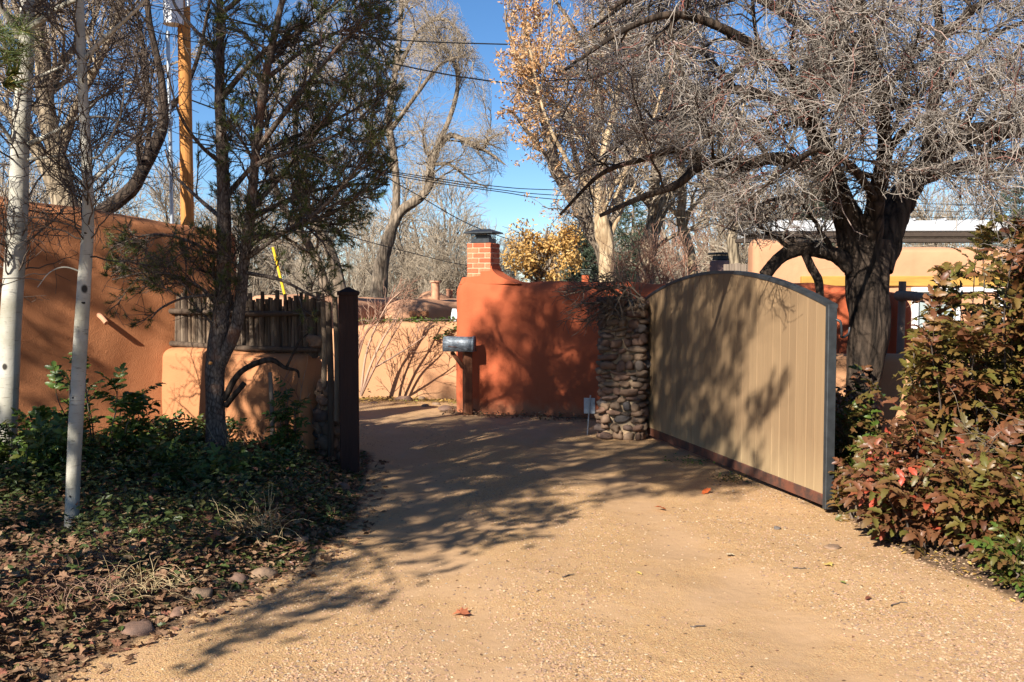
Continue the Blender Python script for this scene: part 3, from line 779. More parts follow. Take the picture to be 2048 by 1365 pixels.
part(cap, 'lid', [(lidp, np.array([[0, 3, 2, 1], [0, 1, 5, 4], [1, 2, 6, 5], [2, 3, 7, 6], [3, 0, 4, 7], [4, 5, 9, 8], [6, 7, 8, 9]])), (lidp, np.array([[5, 6, 9], [7, 4, 8]]))], M['blackm'], False)
wr = []
for ex, ey, n_, along in ((.13, .105, 11, 0), (.13, -.105, 11, 0), (.105, .13, 9, 1), (.105, -.13, 9, 1)):
    for q in np.linspace(-ex, ex, n_):
        for lean in (-.025, .025):
            a = np.array([q, ey, ztop + .058]); b = np.array([np.clip(q + lean, -ex, ex), ey, z0 + .004])
            if along: a = a[[1, 0, 2]]; b = b[[1, 0, 2]]
            wr.append([a, b])
wr = np.array(wr); wr[..., :2] = wr[..., :2] @ np.array([[cz, sz], [-sz, cz]]) + cc[:2]
part(cap, 'mesh_screen', tubes(wr, np.full(wr.shape[:2], .0016), 4), M['blackm'], kind='stuff')
part(cap, 'flue', box((cc[0], cc[1], ztop + .075), (.17, .13, .07), rzR, .004), M['blackm'], False)

# low peach wall at the right behind the shrubs
w5 = thing('adobe_wall', 'low pale peach wall between the old tree and the right shrubs', 'wall', (4.5, 9.4, 0))
part(w5, 'wall', adobe([(2.75, 9.8), (4.3, 9.4), (7.2, 9.0)], [1.01, 1.02, 1.02], .28, .07, .1, amp=.012, seed=41), M['peach'])
w6 = thing('adobe_pier', 'reddish brown adobe pier at the right edge behind the tall shrub', 'pillar', (5.25, 9.8, 0))
part(w6, 'wall', adobe([(5.0, 10.0), (6.2, 9.6)], [2.05, 2.05], .4, .12, .1, amp=.02, seed=43), M['brown'])

# ------------------------------------------------------------------ the wooden gate
H0 = np.array([1.45, 10.94]); H1 = np.array([2.30, 7.2]); LG = np.linalg.norm(H1 - H0); dG = (H1 - H0) / LG; rzG = math.atan2(dG[1], dG[0])
nG = np.array([-dG[1], dG[0]])
def GT(V):
    V = np.asarray(V, float); o = np.zeros_like(V)
    o[..., 0] = H0[0] + dG[0] * V[..., 0] + nG[0] * V[..., 1]; o[..., 1] = H0[1] + dG[1] * V[..., 0] + nG[1] * V[..., 1]; o[..., 2] = V[..., 2]
    return o
gate = thing('driveway_gate', 'wide arched wooden driveway gate standing open, with steel edges', 'gate', (H0[0], H0[1], 0))
gate.rotation_euler = (0, 0, 0)
def arch(x): return 1.515 + .275 * (1 - ((x - LG / 2) / (LG / 2)) ** 2) ** 1.0
NB = 28; bw = (LG - .05) / NB
JT = np.concatenate([[0], rng.normal(0, .06, NB - 1), [0]])
for k in range(NB):
    x0, x1 = (k + JT[k]) * bw + .0014, (k + 1 + JT[k + 1]) * bw - .0014
    xs = np.array([x0, x0 + .003, (x0 + x1) / 2, x1 - .003, x1]); yo = np.array([.003, 0, rng.normal(0, .001), 0, .003]) + rng.normal(0, .0008)
    V = []
    for (yy_) in (0, 1):
        for zt in (0, 1):
            for x, y in zip(xs, yo): V.append([x, y if yy_ == 0 else .02, (.135 if zt == 0 else arch(x) - .012)])
    F = []
    for i in range(4): F += [[i, i + 1, 5 + i + 1, 5 + i], [10 + i, 15 + i, 16 + i, 11 + i], [5 + i, 6 + i, 16 + i, 15 + i], [i, 10 + i, 11 + i, i + 1]]
    F += [[0, 5, 15, 10], [4, 14, 19, 9]]
    part(gate, 'board', (GT(V), np.array(F)), M['board'], False)
part(gate, 'bottom_rail', (GT(box((LG / 2 - .02, .022, .092), (LG - .05, .055, .085), 0, .004)[0]), box((0, 0, 0), (1, 1, 1), 0, .1)[1]), M['rust'], False)
ea = arch(LG - .02)
part(gate, 'end_post', (GT(box((LG - .02, .024, ea / 2 + .02), (.045, .07, ea - .02), 0, .004)[0]), box((0, 0, 0), (1, 1, 1), 0, .1)[1]), M['steelb'], False)
part(gate, 'hinge_post', (GT(box((-.026, .024, ea / 2 + .02), (.045, .07, ea - .02), 0, .004)[0]), box((0, 0, 0), (1, 1, 1), 0, .1)[1]), M['steelb'], False)
xs = np.linspace(-.05, LG + .004, 40); V = []
for x in xs:
    a = arch(np.clip(x, 0, LG)); V += [[x, -.008, a - .012], [x, -.008, a + .016], [x, .062, a + .016], [x, .062, a - .012]]
i = np.arange(39) * 4; F = []
for a in i: F += [[a, a + 4, a + 5, a + 1], [a + 1, a + 5, a + 6, a + 2], [a + 2, a + 6, a + 7, a + 3], [a + 3, a + 7, a + 4, a]]
F += [[0, 1, 2, 3], [159, 158, 157, 156]]
part(gate, 'arch_trim', (GT(V), np.array(F)), M['steelb'], False)
for z in (.45, 1.15): part(gate, 'back_rail', (GT(box((LG / 2, .042, z), (LG - .1, .035, .06), 0, .003)[0]), box((0, 0, 0), (1, 1, 1), 0, .1)[1]), M['steelb'], False)
for z in (.35, 1.3):
    hq = GT([[-.05, .03, z - .06], [-.05, .03, z + .06]])
    tube_part(gate, 'hinge', [hq[0], hq[1]], [.018, .018], M['blackm'], 10, 4)
lt = GT([[LG + .0, .05, 1.42], [LG + .02, .075, 1.40], [LG + .02, .085, 1.33], [LG - .0, .10, 1.29], [LG - .02, .16, 1.31], [LG - .03, .18, 1.36]])
tube_part(gate, 'latch', list(lt), [.010, .008], M['blackm'], 8, 20)

# ------------------------------------------------------------------ mailbox, sign
mp = PX(935, 700, 13.05)
mbz = 1.65 - (703 - 576) / FPX * 13.05
mb = thing('mailbox_post', 'brown timber mailbox post with a slanted brace by the red wall', 'post', (mp[0], mp[1], 0))
part(mb, 'shaft', box((mp[0], mp[1], mbz / 2 - .03), (.11, .11, mbz + .05), .3, .008), M['mailpost'], False)
b0 = np.array([mp[0] - .05, mp[1] - .0, mbz - .22]); b1 = PX(903, 704, 13.02)
vv = b1 - b0; ln = np.linalg.norm(vv); th = math.atan2(vv[2], -vv[0])
part(mb, 'brace', box((b0 + b1) / 2, (ln, .045, .05), 0, .004, M=np.array([[math.cos(th), 0, math.sin(th)], [0, 1, 0], [-math.sin(th), 0, math.cos(th)]])), M['mailpost'], False)
ma, mlen, mw = -.22, .40, .165
mc = PX(918, 700, 13.0)
mx = thing('mailbox', 'dented dark grey metal mailbox on the brown post', 'mailbox', (mc[0], mc[1], mbz))
def mbody(l0, l1, w_, h0, htop, n_=12):
    pr = [(-w_ / 2, 0), (-w_ / 2, h0)] + [(-w_ / 2 * math.cos(a), h0 + (htop - h0) * math.sin(a)) for a in np.linspace(0, math.pi, n_)[1:-1]] + [(w_ / 2, h0), (w_ / 2, 0)]
    V = [[x, y, z] for x in np.linspace(l0, l1, 6) for y, z in pr]; m_ = len(pr); F = []
    for r in range(5):
        for i in range(m_): j = (i + 1) % m_; F.append([r * m_ + i, r * m_ + j, (r + 1) * m_ + j, (r + 1) * m_ + i])
    ends = []
    for b in (0, 5 * m_):
        for j in range(m_ // 2 - 1): q = [b + j, b + j + 1, b + m_ - 2 - j, b + m_ - 1 - j]; ends.append(q if b else q[::-1])
    V = np.array(V); V += .004 * np.stack([fbm(V * 14 + 3 * a, 2) for a in range(3)], -1)
    cz, sz = math.cos(ma), math.sin(ma)
    return V @ np.array([[cz, sz, 0], [-sz, cz, 0], [0, 0, 1]]) + [mc[0], mc[1], mbz + .002], np.array(F + ends)
part(mx, 'body', mbody(-mlen / 2, mlen / 2, mw, .11, .195), M['mail'])
part(mx, 'door', mbody(mlen / 2 - .012, mlen / 2 + .012, mw + .012, .112, .203), M['mail'])
cz, sz = math.cos(ma), math.sin(ma)
fl = np.array([[-.12, -.088, .07], [.0, -.09, .062]]) @ np.array([[cz, sz, 0], [-sz, cz, 0], [0, 0, 1]]) + [mc[0], mc[1], mbz]
tube_part(mx, 'flag', [fl[0], fl[1]], [.007, .005], M['rust'], 6, 5)

sp = GP(1174, 872)
sg = thing('yard_sign', 'small grey sign seen from its back on a metal stake by the stone pillar', 'sign', (sp[0], sp[1], 0))
tp = PX(1181, 791, sp[1] - .02)
tube_part(sg, 'stake', [(sp[0], sp[1], -.05), tuple((sp + tp) / 2), tuple(tp)], [.008, .008], M['galv'], 8, 8)
pcn = PX(1179, 812, sp[1] + .012)
part(sg, 'plate', box(pcn, (.125, .004, .175), -.15, .0015), M['signback'], False)

# ------------------------------------------------------------------ houses
h1 = thing('adobe_house', 'low brown adobe house with rounded parapets beyond the peach wall', 'house', (-3, 20, -1.3))
part(h1, 'wing', adobe([PX(585, 600, 16.9)[:2] + [-.55, .2], PX(826, 600, 21.5)[:2] + [-.55, .2]], [1.53, 1.5, 1.44], 1.3, .22, .15, -1.5, .05, .025, 51), M['adobe'])
part(h1, 'wing', adobe([PX(842, 600, 19.2)[:2] + [-.35, .1], PX(985, 600, 22.4)[:2] + [-.35, .1]], [1.43, 1.42, 1.4], 1.0, .24, .15, -1.5, .05, .02, 52), M['adobe'])
part(h1, 'parapet', adobe([PX(835, 590, 21.5)[:2], PX(905, 590, 21.2)[:2]], [(0, 1.42), (.25, 1.6), (.4, 1.6), (.8, 1.42)], .7, .2, .1, .8, .03, .02, 53), M['adobe'])
cn = PX(838, 628, 19.0)
part(h1, 'spout', box(cn, (.36, .16, .12), -.35, .02), M['low'], False)
part(h1, 'spout_beam', box(cn + [-.06, .1, -.16], (.1, .3, .2), -.3, .02), M['darkwood'], False)
for nm, px, y0, y1, d, r in (('roof_vent', 871, 565, 600, 20.3, .085), ('roof_vent', 896, 581, 600, 21.5, .035), ('roof_vent', 903, 583, 600, 21.6, .03)):
    a, b = PX(px, y1, d), PX(px, y0, d)
    v_ = tube_part(h1, nm, [a - [0, 0, .1], b], [r, r], M['clay'], 12, 4)
    tube_part(v_, 'vent_cap', [b - [0, 0, .0], b + [0, 0, .03]], [r * 1.35, r * 1.35], M['clay'], 12, 3)
wp = PX(909, 645, 16.2)
single('garden_marker', (np.array([[-.075, -.04, 0], [.075, -.04, 0], [.075, .04, 0], [-.075, .04, 0], [-.035, -.02, .24], [.03, -.02, .24], [.03, .02, .24], [-.035, .02, .24]]) + wp - [0, 0, .02], np.array([[0, 1, 5, 4], [1, 2, 6, 5], [2, 3, 7, 6], [3, 0, 4, 7], [4, 5, 6, 7], [0, 3, 2, 1]])), M['whitep'], 'white tapered marker above the peach wall beside the red wall', 'marker', smooth=False, loc=wp)

h2 = thing('adobe_house', 'peach stucco house with white metal roof behind the old tree', 'house', (6, 15.5, 0))
ax_ = PX(1512, 560, 15.2)
part(h2, 'wall', adobe([(ax_[0], 15.6), (6.0, 15.4), (11.5, 15.0)], [(0, 2.40), (.5, 2.39), (.62, 2.29), (4, 2.27), (8, 2.25)], .6, .1, .1, -.1, .02, .015, 61), M['housew'])
a, b = PX(1545, 470, 16.2), PX(2110, 470, 16.0)
part(h2, 'roof', box(((a[0] + b[0]) / 2, 17.4, 2.64), (b[0] - a[0], 2.8, .17), -.02, .01), M['roofw'], False)
part(h2, 'fascia', box(((a[0] + b[0]) / 2 + .0, 16.06, 2.5), (b[0] - a[0] - .02, .1, .07), -.02, .01), M['darkwood'], False)
for k in range(9):
    xk = a[0] + (k + .5) / 9 * (b[0] - a[0])
    part(h2, 'roof_seam', box((xk, 17.35, 2.745), (.03, 2.75, .035), -.02, .004), M['roofw'], False)
part(h2, 'lower_roof_beam', box((6.7, 16.02, 2.40), (6.2, .12, .06), -.02, .01), M['darkwood'], False)
a, b = PX(1605, 563, 15.1), PX(2040, 563, 14.9)
part(h2, 'lintel', box(((a[0] + b[0]) / 2, 15.14, 1.75), (b[0] - a[0], .16, .15), -.045, .008), M['yellowwood'], False)
wn = part(h2, 'window', [box(c_, s_, 0, .004) for c_, s_ in (((6.72, 15.03, 1.62), (1.35, .12, .07)), ((6.72, 15.03, 1.0), (1.35, .14, .08)), ((6.08, 15.03, 1.31), (.07, .12, .58)), ((7.36, 15.03, 1.31), (.07, .12, .58)), ((6.72, 15.03, 1.31), (.06, .11, .56)))], M['whitep'], False)
for cx in (6.4, 7.04): part(wn, 'pane', box((cx, 15.06, 1.31), (.6, .012, .55), 0), M['glass'], False)
part(h2, 'sill', box((6.72, 14.98, .9), (1.5, .22, .1), 0, .01), M['yellowwood'], False)

# flue of another house, plank fence, log rail
fb = PX(1445, 530, 22)
fc = thing('stucco_flue', 'squat mauve stucco flue with a dark cap behind the gate arch', 'chimney', (fb[0], fb[1], 0))
part(fc, 'shaft', box((fb[0], fb[1], 1.3), (.44, .44, 1.9), .2, .03), M['purplestucco'], False)
part(fc, 'cap', [box((fb[0], fb[1], 2.31), (.34, .34, .1), .2, .01), box((fb[0], fb[1], 2.4), (.5, .5, .04), .2, .01)], M['blackm'], False)
fb = PX(1171, 556, 15.5)
fc = thing('flue_pipe', 'small square flue with a grey green cap above the red wall', 'chimney', (fb[0], fb[1], 0))
part(fc, 'shaft', box((fb[0], fb[1], 1.2), (.1, .1, 1.3), .2, .01), M['red'], False)
part(fc, 'cap', [box((fb[0], fb[1], 1.885), (.125, .125, .065), .2, .005), box((fb[0], fb[1], 1.928), (.155, .155, .02), .2, .005)], M['greenvent'], False)
pf = PX(1497, 540, 17)
pl = thing('plank_fence', 'grey plank fence panel beside the peach house', 'fence', (pf[0], pf[1], 0))
for k in range(8):
    part(pl, 'plank', box((pf[0] - .38 + k * .1, pf[1] + .004 * (k % 2), 1.05 + .01 * (k * 7 % 3)), (.09, .02, 2.0), 0, .003), M['oldwood'], False)
part(pl, 'rail', box((pf[0], pf[1] + .03, 1.6), (.82, .03, .07), 0, .003), M['oldwood'], False)
lg0, lg1 = PX(1795, 592, 10.9), PX(1852, 597, 10.55)
rl = thing('log_rail', 'grey weathered log rail on a post behind the old trunk', 'rail', (lg0[0], lg0[1], 0))
tube_part(rl, 'log', [lg0, (lg0 + lg1) / 2 + [0, 0, .01], lg1], [.055, .05], M['oldwood'], 12, 8)
tube_part(rl, 'post', [(lg0[0] + .06, lg0[1] + .02, -.05), (lg0[0] + .05, lg0[1] + .02, .8), (lg0[0] + .06, lg0[1] + .02, 1.72)], [.045, .04], M['oldwood'], 10, 10)

# ------------------------------------------------------------------ poles and wires
up = PX(375, 455, 14.0)
ut = thing('utility_pole', 'tall orange wooden utility pole rising behind the brown wall', 'pole', (up[0], up[1], 0))
tube_part(ut, 'shaft', [(up[0], up[1], -1.0), (up[0], up[1], 3.), (up[0] - .0, up[1], 8.8)], [.098, .082], M['polewood'], 18, 20)
part(ut, 'crossarm', box((up[0], up[1] - .13, 8.3), (2.2, .1, .12), .5, .008), M['polewood'], False)
tfz = PX(347, 25, 13.9)
tr = thing('transformer', 'white transformer can fixed left of the orange pole', 'transformer', (tfz[0], tfz[1], 5.4))
tz0 = PX(347, 50, 13.9)[2]
tube_part(tr, 'tank', [(tfz[0], tfz[1], tz0), (tfz[0], tfz[1], tz0 + .1), (tfz[0], tfz[1], tz0 + .75)], [.135, .135], M['whitep'], 20, 8)
tube_part(tr, 'lid', [(tfz[0], tfz[1], tz0 + .75), (tfz[0], tfz[1], tz0 + .8)], [.145, .12], M['whitep'], 20, 3)
part(tr, 'bracket', box((tfz[0] + .13, tfz[1] + .05, tz0 + .4), (.14, .05, .3), 0, .005), M['galv'], False)
cp = PX(344, 450, 13.6)
cn2 = thing('conduit', 'thin galvanised conduit standing left of the orange pole', 'pipe', (cp[0], cp[1], 0))
tube_part(cn2, 'pipe', [(cp[0], cp[1], -.6), (cp[0], cp[1], 2.5), (cp[0] - .01, cp[1], 5.1)], [.026, .026], M['galv'], 10, 8)
tube_part(cn2, 'collar', [(cp[0], cp[1], 3.85), (cp[0], cp[1], 3.95)], [.036, .036], M['galv'], 10, 3)
y0, y1 = PX(572, 600, 14), PX(546, 495, 14)
single('guy_wire_guard', (lambda t: [(t[0], t[1]), (t[0], t[2])])(tubes(*resample([y0 - (y1 - y0) * 1.2, y0, y1], [.02, .02], 8), 10, cap=True)), M['yellowp'], 'yellow plastic guy wire guard slanting up behind the coyote fence', 'guard', loc=y0)
wp_ = PX(1107, 490, 30)
wpo = thing('utility_pole', 'short far brown wooden pole right of the golden tree', 'pole', (wp_[0], wp_[1], -1))
tube_part(wpo, 'shaft', [(wp_[0], wp_[1], -1.5), (wp_[0], wp_[1], 1.), (wp_[0], wp_[1], wp_[2])], [.095, .085], M['polebrown'], 12, 8)
mp_ = PX(1092, 486, 29)
mpo = thing('metal_pole', 'thin far galvanised pole with a small grey sign beside the wooden pole', 'pole', (mp_[0], mp_[1], -1))
tube_part(mpo, 'shaft', [(mp_[0], mp_[1], -1.5), (mp_[0], mp_[1], 1.), (mp_[0], mp_[1], mp_[2])], [.03, .03], M['galv'], 8, 6)
pq = PX(1100, 539, 29)
part(mpo, 'sign_plate', box(pq, (.2, .01, .09), 0, .002), M['galv'], False)
def wire(label, pts, r=.010, sag=.0):
    """pts: (px, py, depth) through which the cable hangs"""
    P, R = resample(np.array([PX(*p) for p in pts]), np.array([r, r]), 40)
    t = np.linspace(0, 1, 40); P[:, 2] -= sag * 4 * t * (1 - t)
    single('power_line', tubes(P, R, 5), M['cable'], label, 'cable', group='overhead cables', loc=P[0])
wire('topmost overhead cable crossing the blue sky gap', [(420, 40, 15), (790, 80, 16.5), (1100, 92, 18), (1500, 108, 20), (2100, 120, 23)], .012)
wire('thick sloping cable below the topmost one, above the sky gap middle', [(400, 20, 14.5), (620, 85, 15.5), (810, 133, 16.5), (1000, 165, 18), (1300, 195, 20), (2100, 260, 25)], .013)
wire('upper cable of the three bundled low over the sky gap', [(380, 285, 14), (790, 345, 18), (1000, 374, 20), (1150, 382, 22), (1600, 400, 26), (2100, 415, 32)], .009)
wire('middle cable of the three bundled low over the sky gap', [(380, 275, 14), (790, 348, 18), (1000, 380, 20), (1150, 393, 22), (1600, 415, 26), (2100, 428, 32)], .009)
wire('lowest cable of the three bundled low over the sky gap', [(380, 265, 14), (790, 352, 18), (1000, 384, 20), (1150, 402, 22), (1600, 428, 26), (2100, 440, 32)], .009)
wire('thin service cable slanting down just past the chimney cap', [(380, 200, 14), (690, 315, 19), (820, 382, 22), (920, 440, 24), (1000, 473, 26), (1092, 500, 29)], .011)
wire('thin cable sagging toward the brick chimney from the left', [(420, 380, 15), (690, 470, 20), (830, 508, 23), (940, 532, 25), (1092, 545, 29)], .009)

# ------------------------------------------------------------------ trees
def stackK(L):
    return np.stack([a for a, _ in L]), np.stack([b for _, b in L])
def tree(name, label, cat, loc, limbs, levels, bark_m, twig_m, seed, sides=12, amp=.12, ridge=.0, group=None, keep=None, branch_m=None):
    """limbs: list of (P, R) with the same point count; levels: dicts for grow()"""
    rg = np.random.default_rng(seed)
    root = thing(name, label, cat, loc, group)
    off = 0; A = []
    for k, (P, R) in enumerate(limbs):
        if R[0] > .11: A.append(limb_mesh(*resample(P[::2], R[::2], 110), 44, amp, 5., ridge))
        else: A.append(limb_mesh(P, R, sides if R[0] > .03 else 8, amp, 7., ridge))
    part(root, 'trunk', A, bark_m)
    P, R = stackK(limbs); out = []
    for i, lv in enumerate(levels):
        lv = dict(lv); par = lv.pop('par', None); sd = lv.pop('sides', 3); src = lv.pop('src', i - 1)
        if src < 0: p_, r_ = P, R
        else: p_, r_ = out[src][0], out[src][1]
        q = grow(p_, r_, rg=rg, keep=keep, **lv); out.append((q[0], q[1], sd))
    if out:
        part(root, 'branches', [tubes(*o) for o in out[:1]], branch_m or bark_m, kind='stuff')
        if len(out) > 1: part(root, 'twigs', [tubes(*o) for o in out[1:]], twig_m, kind='stuff')
    return root, out, rg

# --- the old gnarled fruit tree at the right
FR = [
 sk([(1708, 975, 9), (1716, 870, 9), (1722, 790, 9), (1730, 720, 9), (1738, 650, 9), (1737, 580, 9), (1740, 520, 9), (1742, 470, 9)], [48, 35, 31, 38, 40, 39, 42, 38], 34),
 sk([(1722, 545, 9), (1705, 460, 8.95), (1678, 395, 8.85), (1652, 320, 8.7), (1624, 240, 8.5), (1614, 160, 8.4), (1650, 80, 8.3), (1690, 0, 8.2), (1700, -150, 8.2)], [30, 29, 25, 23, 20, 18, 17, 16, 12], 34),
 sk([(1668, 365, 8.8), (1600, 328, 8.6), (1540, 318, 8.4), (1480, 332, 8.2), (1410, 328, 8.), (1350, 372, 7.9), (1290, 392, 7.8), (1200, 432, 7.7)], [17, 4], 34),
 sk([(1618, 210, 8.5), (1540, 120, 8.2), (1450, 60, 8), (1350, 30, 7.8), (1250, 60, 7.6), (1130, 140, 7.5)], [14, 3.5], 34),
 sk([(1632, 265, 8.6), (1550, 200, 9.2), (1450, 180, 9.6), (1350, 220, 9.8), (1250, 280, 9.9), (1150, 360, 10)], [13, 3.5], 34),
 sk([(1756, 540, 9), (1782, 450, 9.1), (1812, 385, 9.2), (1862, 318, 9.3), (1920, 275, 9.2), (2000, 262, 9), (2100, 250, 8.9), (2220, 230, 8.8)], [30, 29, 25, 23, 21, 20, 17, 12], 34),
 sk([(1832, 360, 9.2), (1900, 338, 9.5), (1980, 318, 9.8), (2080, 298, 10), (2180, 280, 10)], [17, 6], 34),
 sk([(1855, 325, 9.2), (1868, 200, 9), (1880, 80, 8.8), (1870, -60, 8.7), (1890, -200, 8.6)], [16, 5], 34),
 sk([(1745, 500, 8.95), (1752, 400, 8.7), (1770, 300, 8.4), (1760, 200, 8), (1740, 100, 7.7), (1720, 0, 7.5), (1690, -130, 7.4)], [20, 6], 34),
 sk([(1752, 400, 8.7), (1700, 330, 8), (1640, 300, 7.6), (1580, 330, 7.4), (1500, 400, 7.4), (1440, 470, 7.6)], [9, .8], 34),
 sk([(1765, 320, 8.4), (1820, 250, 7.8), (1890, 230, 7.4), (1960, 280, 7.2), (2030, 360, 7.2)], [9, .8], 34),
 sk([(1700, 535, 8.95), (1665, 508, 8.9), (1610, 498, 8.9), (1565, 512, 8.9), (1528, 552, 8.9)], [17, 16, 14, 13, 12], 34),
 sk([(1608, 502, 8.9), (1622, 535, 8.9), (1636, 560, 8.87), (1641, 595, 8.85)], [9, 7], 34),
 sk([(1690, 0, 8.2), (1600, -90, 8.), (1480, -110, 7.9), (1350, -60, 7.8), (1220, 20, 7.7)], [11, 3], 34),
 sk([(1650, 90, 8.3), (1560, 20, 8.6), (1440, -30, 9.), (1300, -20, 9.3), (1180, 60, 9.5)], [12, 3], 34),
 sk([(1880, 80, 8.8), (1960, 10, 8.6), (2060, -30, 8.5), (2150, 20, 8.4)], [10, 3], 34),
 sk([(1868, 200, 9), (1930, 120, 9.2), (2010, 60, 9.3), (2100, 30, 9.4)], [9, 3], 34),
 sk([(1920, 275, 9.2), (1960, 190, 8.9), (2020, 120, 8.7), (2080, 60, 8.6)], [9, 3], 34),
 sk([(1760, 200, 8), (1820, 120, 7.8), (1900, 60, 7.7), (1980, 60, 7.6)], [7, 2.5], 34),
 sk([(1700, 0, 8.2), (1780, -60, 8.3), (1880, -40, 8.4), (1960, 30, 8.4)], [8, 2.5], 34),
 sk([(1420, 330, 8.0), (1360, 300, 8.1), (1280, 320, 8.2), (1200, 350, 8.3), (1120, 430, 8.4)], [9, 3], 34),
]
def keep_fruit(E):
    px = CX + E[:, 0] / E[:, 1] * FPX; py = 576 - (E[:, 2] - 1.65) / E[:, 1] * FPX
    left = 1045 + 60 * np.sin(py * .02) + np.maximum(0, py - 430) * 1.0 + np.maximum(0, 100 - py) * .8
    low = 470 + 90 * np.sin(px * .013) + 55 * (px > 1500) * (px < 2000) + 25 * np.sin(px * .041)
    low = np.where((px > 1330) & (px < 1700), np.minimum(low, 500 + .08 * np.abs(px - 1480)), low)
    return (px > left) & (py < low) & (E[:, 1] > 5.6)
LV = [dict(n=210, L=1.15, ang=.95, curl=.2, trop=(0, 0, -.01), K=9, rs=.42, rtip=.004, tmin=.22, sides=6, r0max=.035, zig=.12),
      dict(n=2700, L=.52, ang=.85, curl=.24, trop=(0, 0, -.01), K=7, rs=.6, rtip=.0026, tmin=.15, sides=4, r0max=.010, zig=.2),
      dict(n=12000, L=.21, ang=.9, curl=.28, trop=(0, 0, .02), K=5, rs=.75, rtip=.0019, tmin=.1, sides=3, r0max=.0048, zig=.25),
      dict(n=6800, L=.30, ang=.9, curl=.3, trop=(0, 0, -.04), K=6, rs=.5, rtip=.002, tmin=.2, sides=3, r0max=.006, zig=.2, src=0),
      dict(n=7000, L=.11, ang=.9, curl=.3, trop=(0, 0, .02), K=4, rs=.8, rtip=.0017, tmin=.1, sides=3, r0max=.004, zig=.2, src=3)]
loc = FR[0][0][0].copy(); loc[2] = 0
tr_f, out_f, rg_f = tree('fruit_tree', 'old gnarled dark fruit tree with a dense bare crown behind the gate', 'tree', loc, FR, LV, M['darkbark'], M['twig_fruit'], 11, 20, .13, .2, keep=keep_fruit)
# a few orange leaves still hanging
e = out_f[1][0][rg_f.choice(len(out_f[1][0]), 60)][:, -1]
part(tr_f, 'leaves', cloud(L_SIMPLE, e, rand_rot(len(e), rg_f), rg_f.uniform(.03, .055, len(e))), M['litter'], kind='stuff')

# --- pinyon pine with two stems
def needles(ends, dirs, rg, per=22, ln=.042, wd=.0017):
    n = len(ends) * per
    c = np.repeat(ends, per, 0); d = np.repeat(dirs, per, 0)
    c = c - d * rg.uniform(0, .055, (n, 1))
    v = nrm(nrm(d) * .75 + rg.normal(0, .55, (n, 3)))
    l = ln * rg.uniform(.6, 1.2, (n, 1)); sdv = nrm(np.cross(v, rg.normal(size=(n, 3)))) * wd * rg.uniform(.8, 1.3, (n, 1))
    V = np.stack([c - sdv, c + sdv, c + v * l], 1).reshape(-1, 3)
    return V, np.arange(3 * n).reshape(-1, 3)
def ends_of(o, tail=2):
    P = o[0]; return P[:, -1], nrm(P[:, -1] - P[:, -tail])
PN = [
 sk([(437, 975, 8.55), (434, 870, 8.55), (430, 780, 8.55), (431, 720, 8.55), (444, 610, 8.55), (448, 480, 8.5), (446, 350, 8.5), (440, 200, 8.5), (440, 60, 8.5), (438, -120, 8.5)], [27, 21, 20, 20, 16, 14, 12, 10, 8, 4], 34),
 sk([(434, 740, 8.55), (468, 668, 8.5), (481, 600, 8.5), (487, 530, 8.5), (500, 430, 8.4), (512, 300, 8.3), (530, 160, 8.2), (560, 20, 8.1), (590, -90, 8)], [14, 13, 12, 11, 10, 9, 8, 6, 3], 34)]
def pl_(pts, r): return sk(pts, r, 34)
PN += [
 pl_([(489, 520, 8.5), (560, 470, 8.3), (640, 420, 8.1), (720, 330, 8.), (790, 230, 7.9)], [6, 2]),
 pl_([(503, 420, 8.4), (580, 330, 8.5), (660, 230, 8.6), (740, 110, 8.7)], [6, 2]),
 pl_([(514, 300, 8.3), (590, 200, 8.), (680, 90, 7.8), (760, 20, 7.7)], [6, 2]),
 pl_([(446, 400, 8.5), (540, 300, 8.8), (650, 250, 9.), (765, 190, 9.1)], [6, 2]),
 pl_([(440, 200, 8.5), (520, 110, 8.3), (620, 50, 8.2), (720, -40, 8.)], [6, 2]),
 pl_([(446, 330, 8.5), (400, 290, 8.2), (360, 230, 8.), (330, 130, 7.9)], [5, 1.6]),
 pl_([(447, 440, 8.5), (400, 400, 8.8), (350, 350, 9.), (330, 300, 9.1)], [5, 1.6]),
 pl_([(487, 545, 8.5), (560, 560, 8.4), (620, 590, 8.3), (655, 605, 8.3)], [4.5, 1.6]),
 pl_([(492, 480, 8.5), (580, 460, 8.5), (690, 410, 8.6), (795, 320, 8.7)], [5.5, 1.8]),
 pl_([(445, 620, 8.5), (385, 565, 8.4), (300, 545, 8.3), (225, 560, 8.2)], [4, 1.3]),
 pl_([(445, 590, 8.5), (375, 595, 8.3), (325, 615, 8.2), (300, 640, 8.2)], [3.6, 1.3]),
 pl_([(447, 520, 8.5), (370, 480, 8.6), (300, 470, 8.7), (235, 490, 8.8)], [4, 1.3]),
 pl_([(530, 160, 8.2), (610, 100, 8.3), (700, 60, 8.5), (790, 100, 8.6)], [5, 1.6]),
 pl_([(510, 330, 8.3), (590, 300, 8.0), (690, 260, 7.9), (790, 170, 7.8)], [5, 1.6]),
 pl_([(440, 110, 8.5), (390, 60, 8.7), (350, 10, 8.8), (330, -60, 8.9)], [5, 1.6]),
 pl_([(500, 440, 8.4), (600, 390, 8.8), (700, 370, 9.1), (780, 370, 9.2)], [5, 1.6]),
 pl_([(440, 30, 8.5), (520, -30, 8.3), (620, -60, 8.2), (740, -70, 8.1)], [5, 1.6]),
]
def keep_pine(E):
    px = CX + E[:, 0] / E[:, 1] * FPX; py = 576 - (E[:, 2] - 1.65) / E[:, 1] * FPX
    return (px < 812 - np.maximum(0, py - 300) * .45) & (px > 205) & (py < 668) & ((px > 398) | (py > 440))
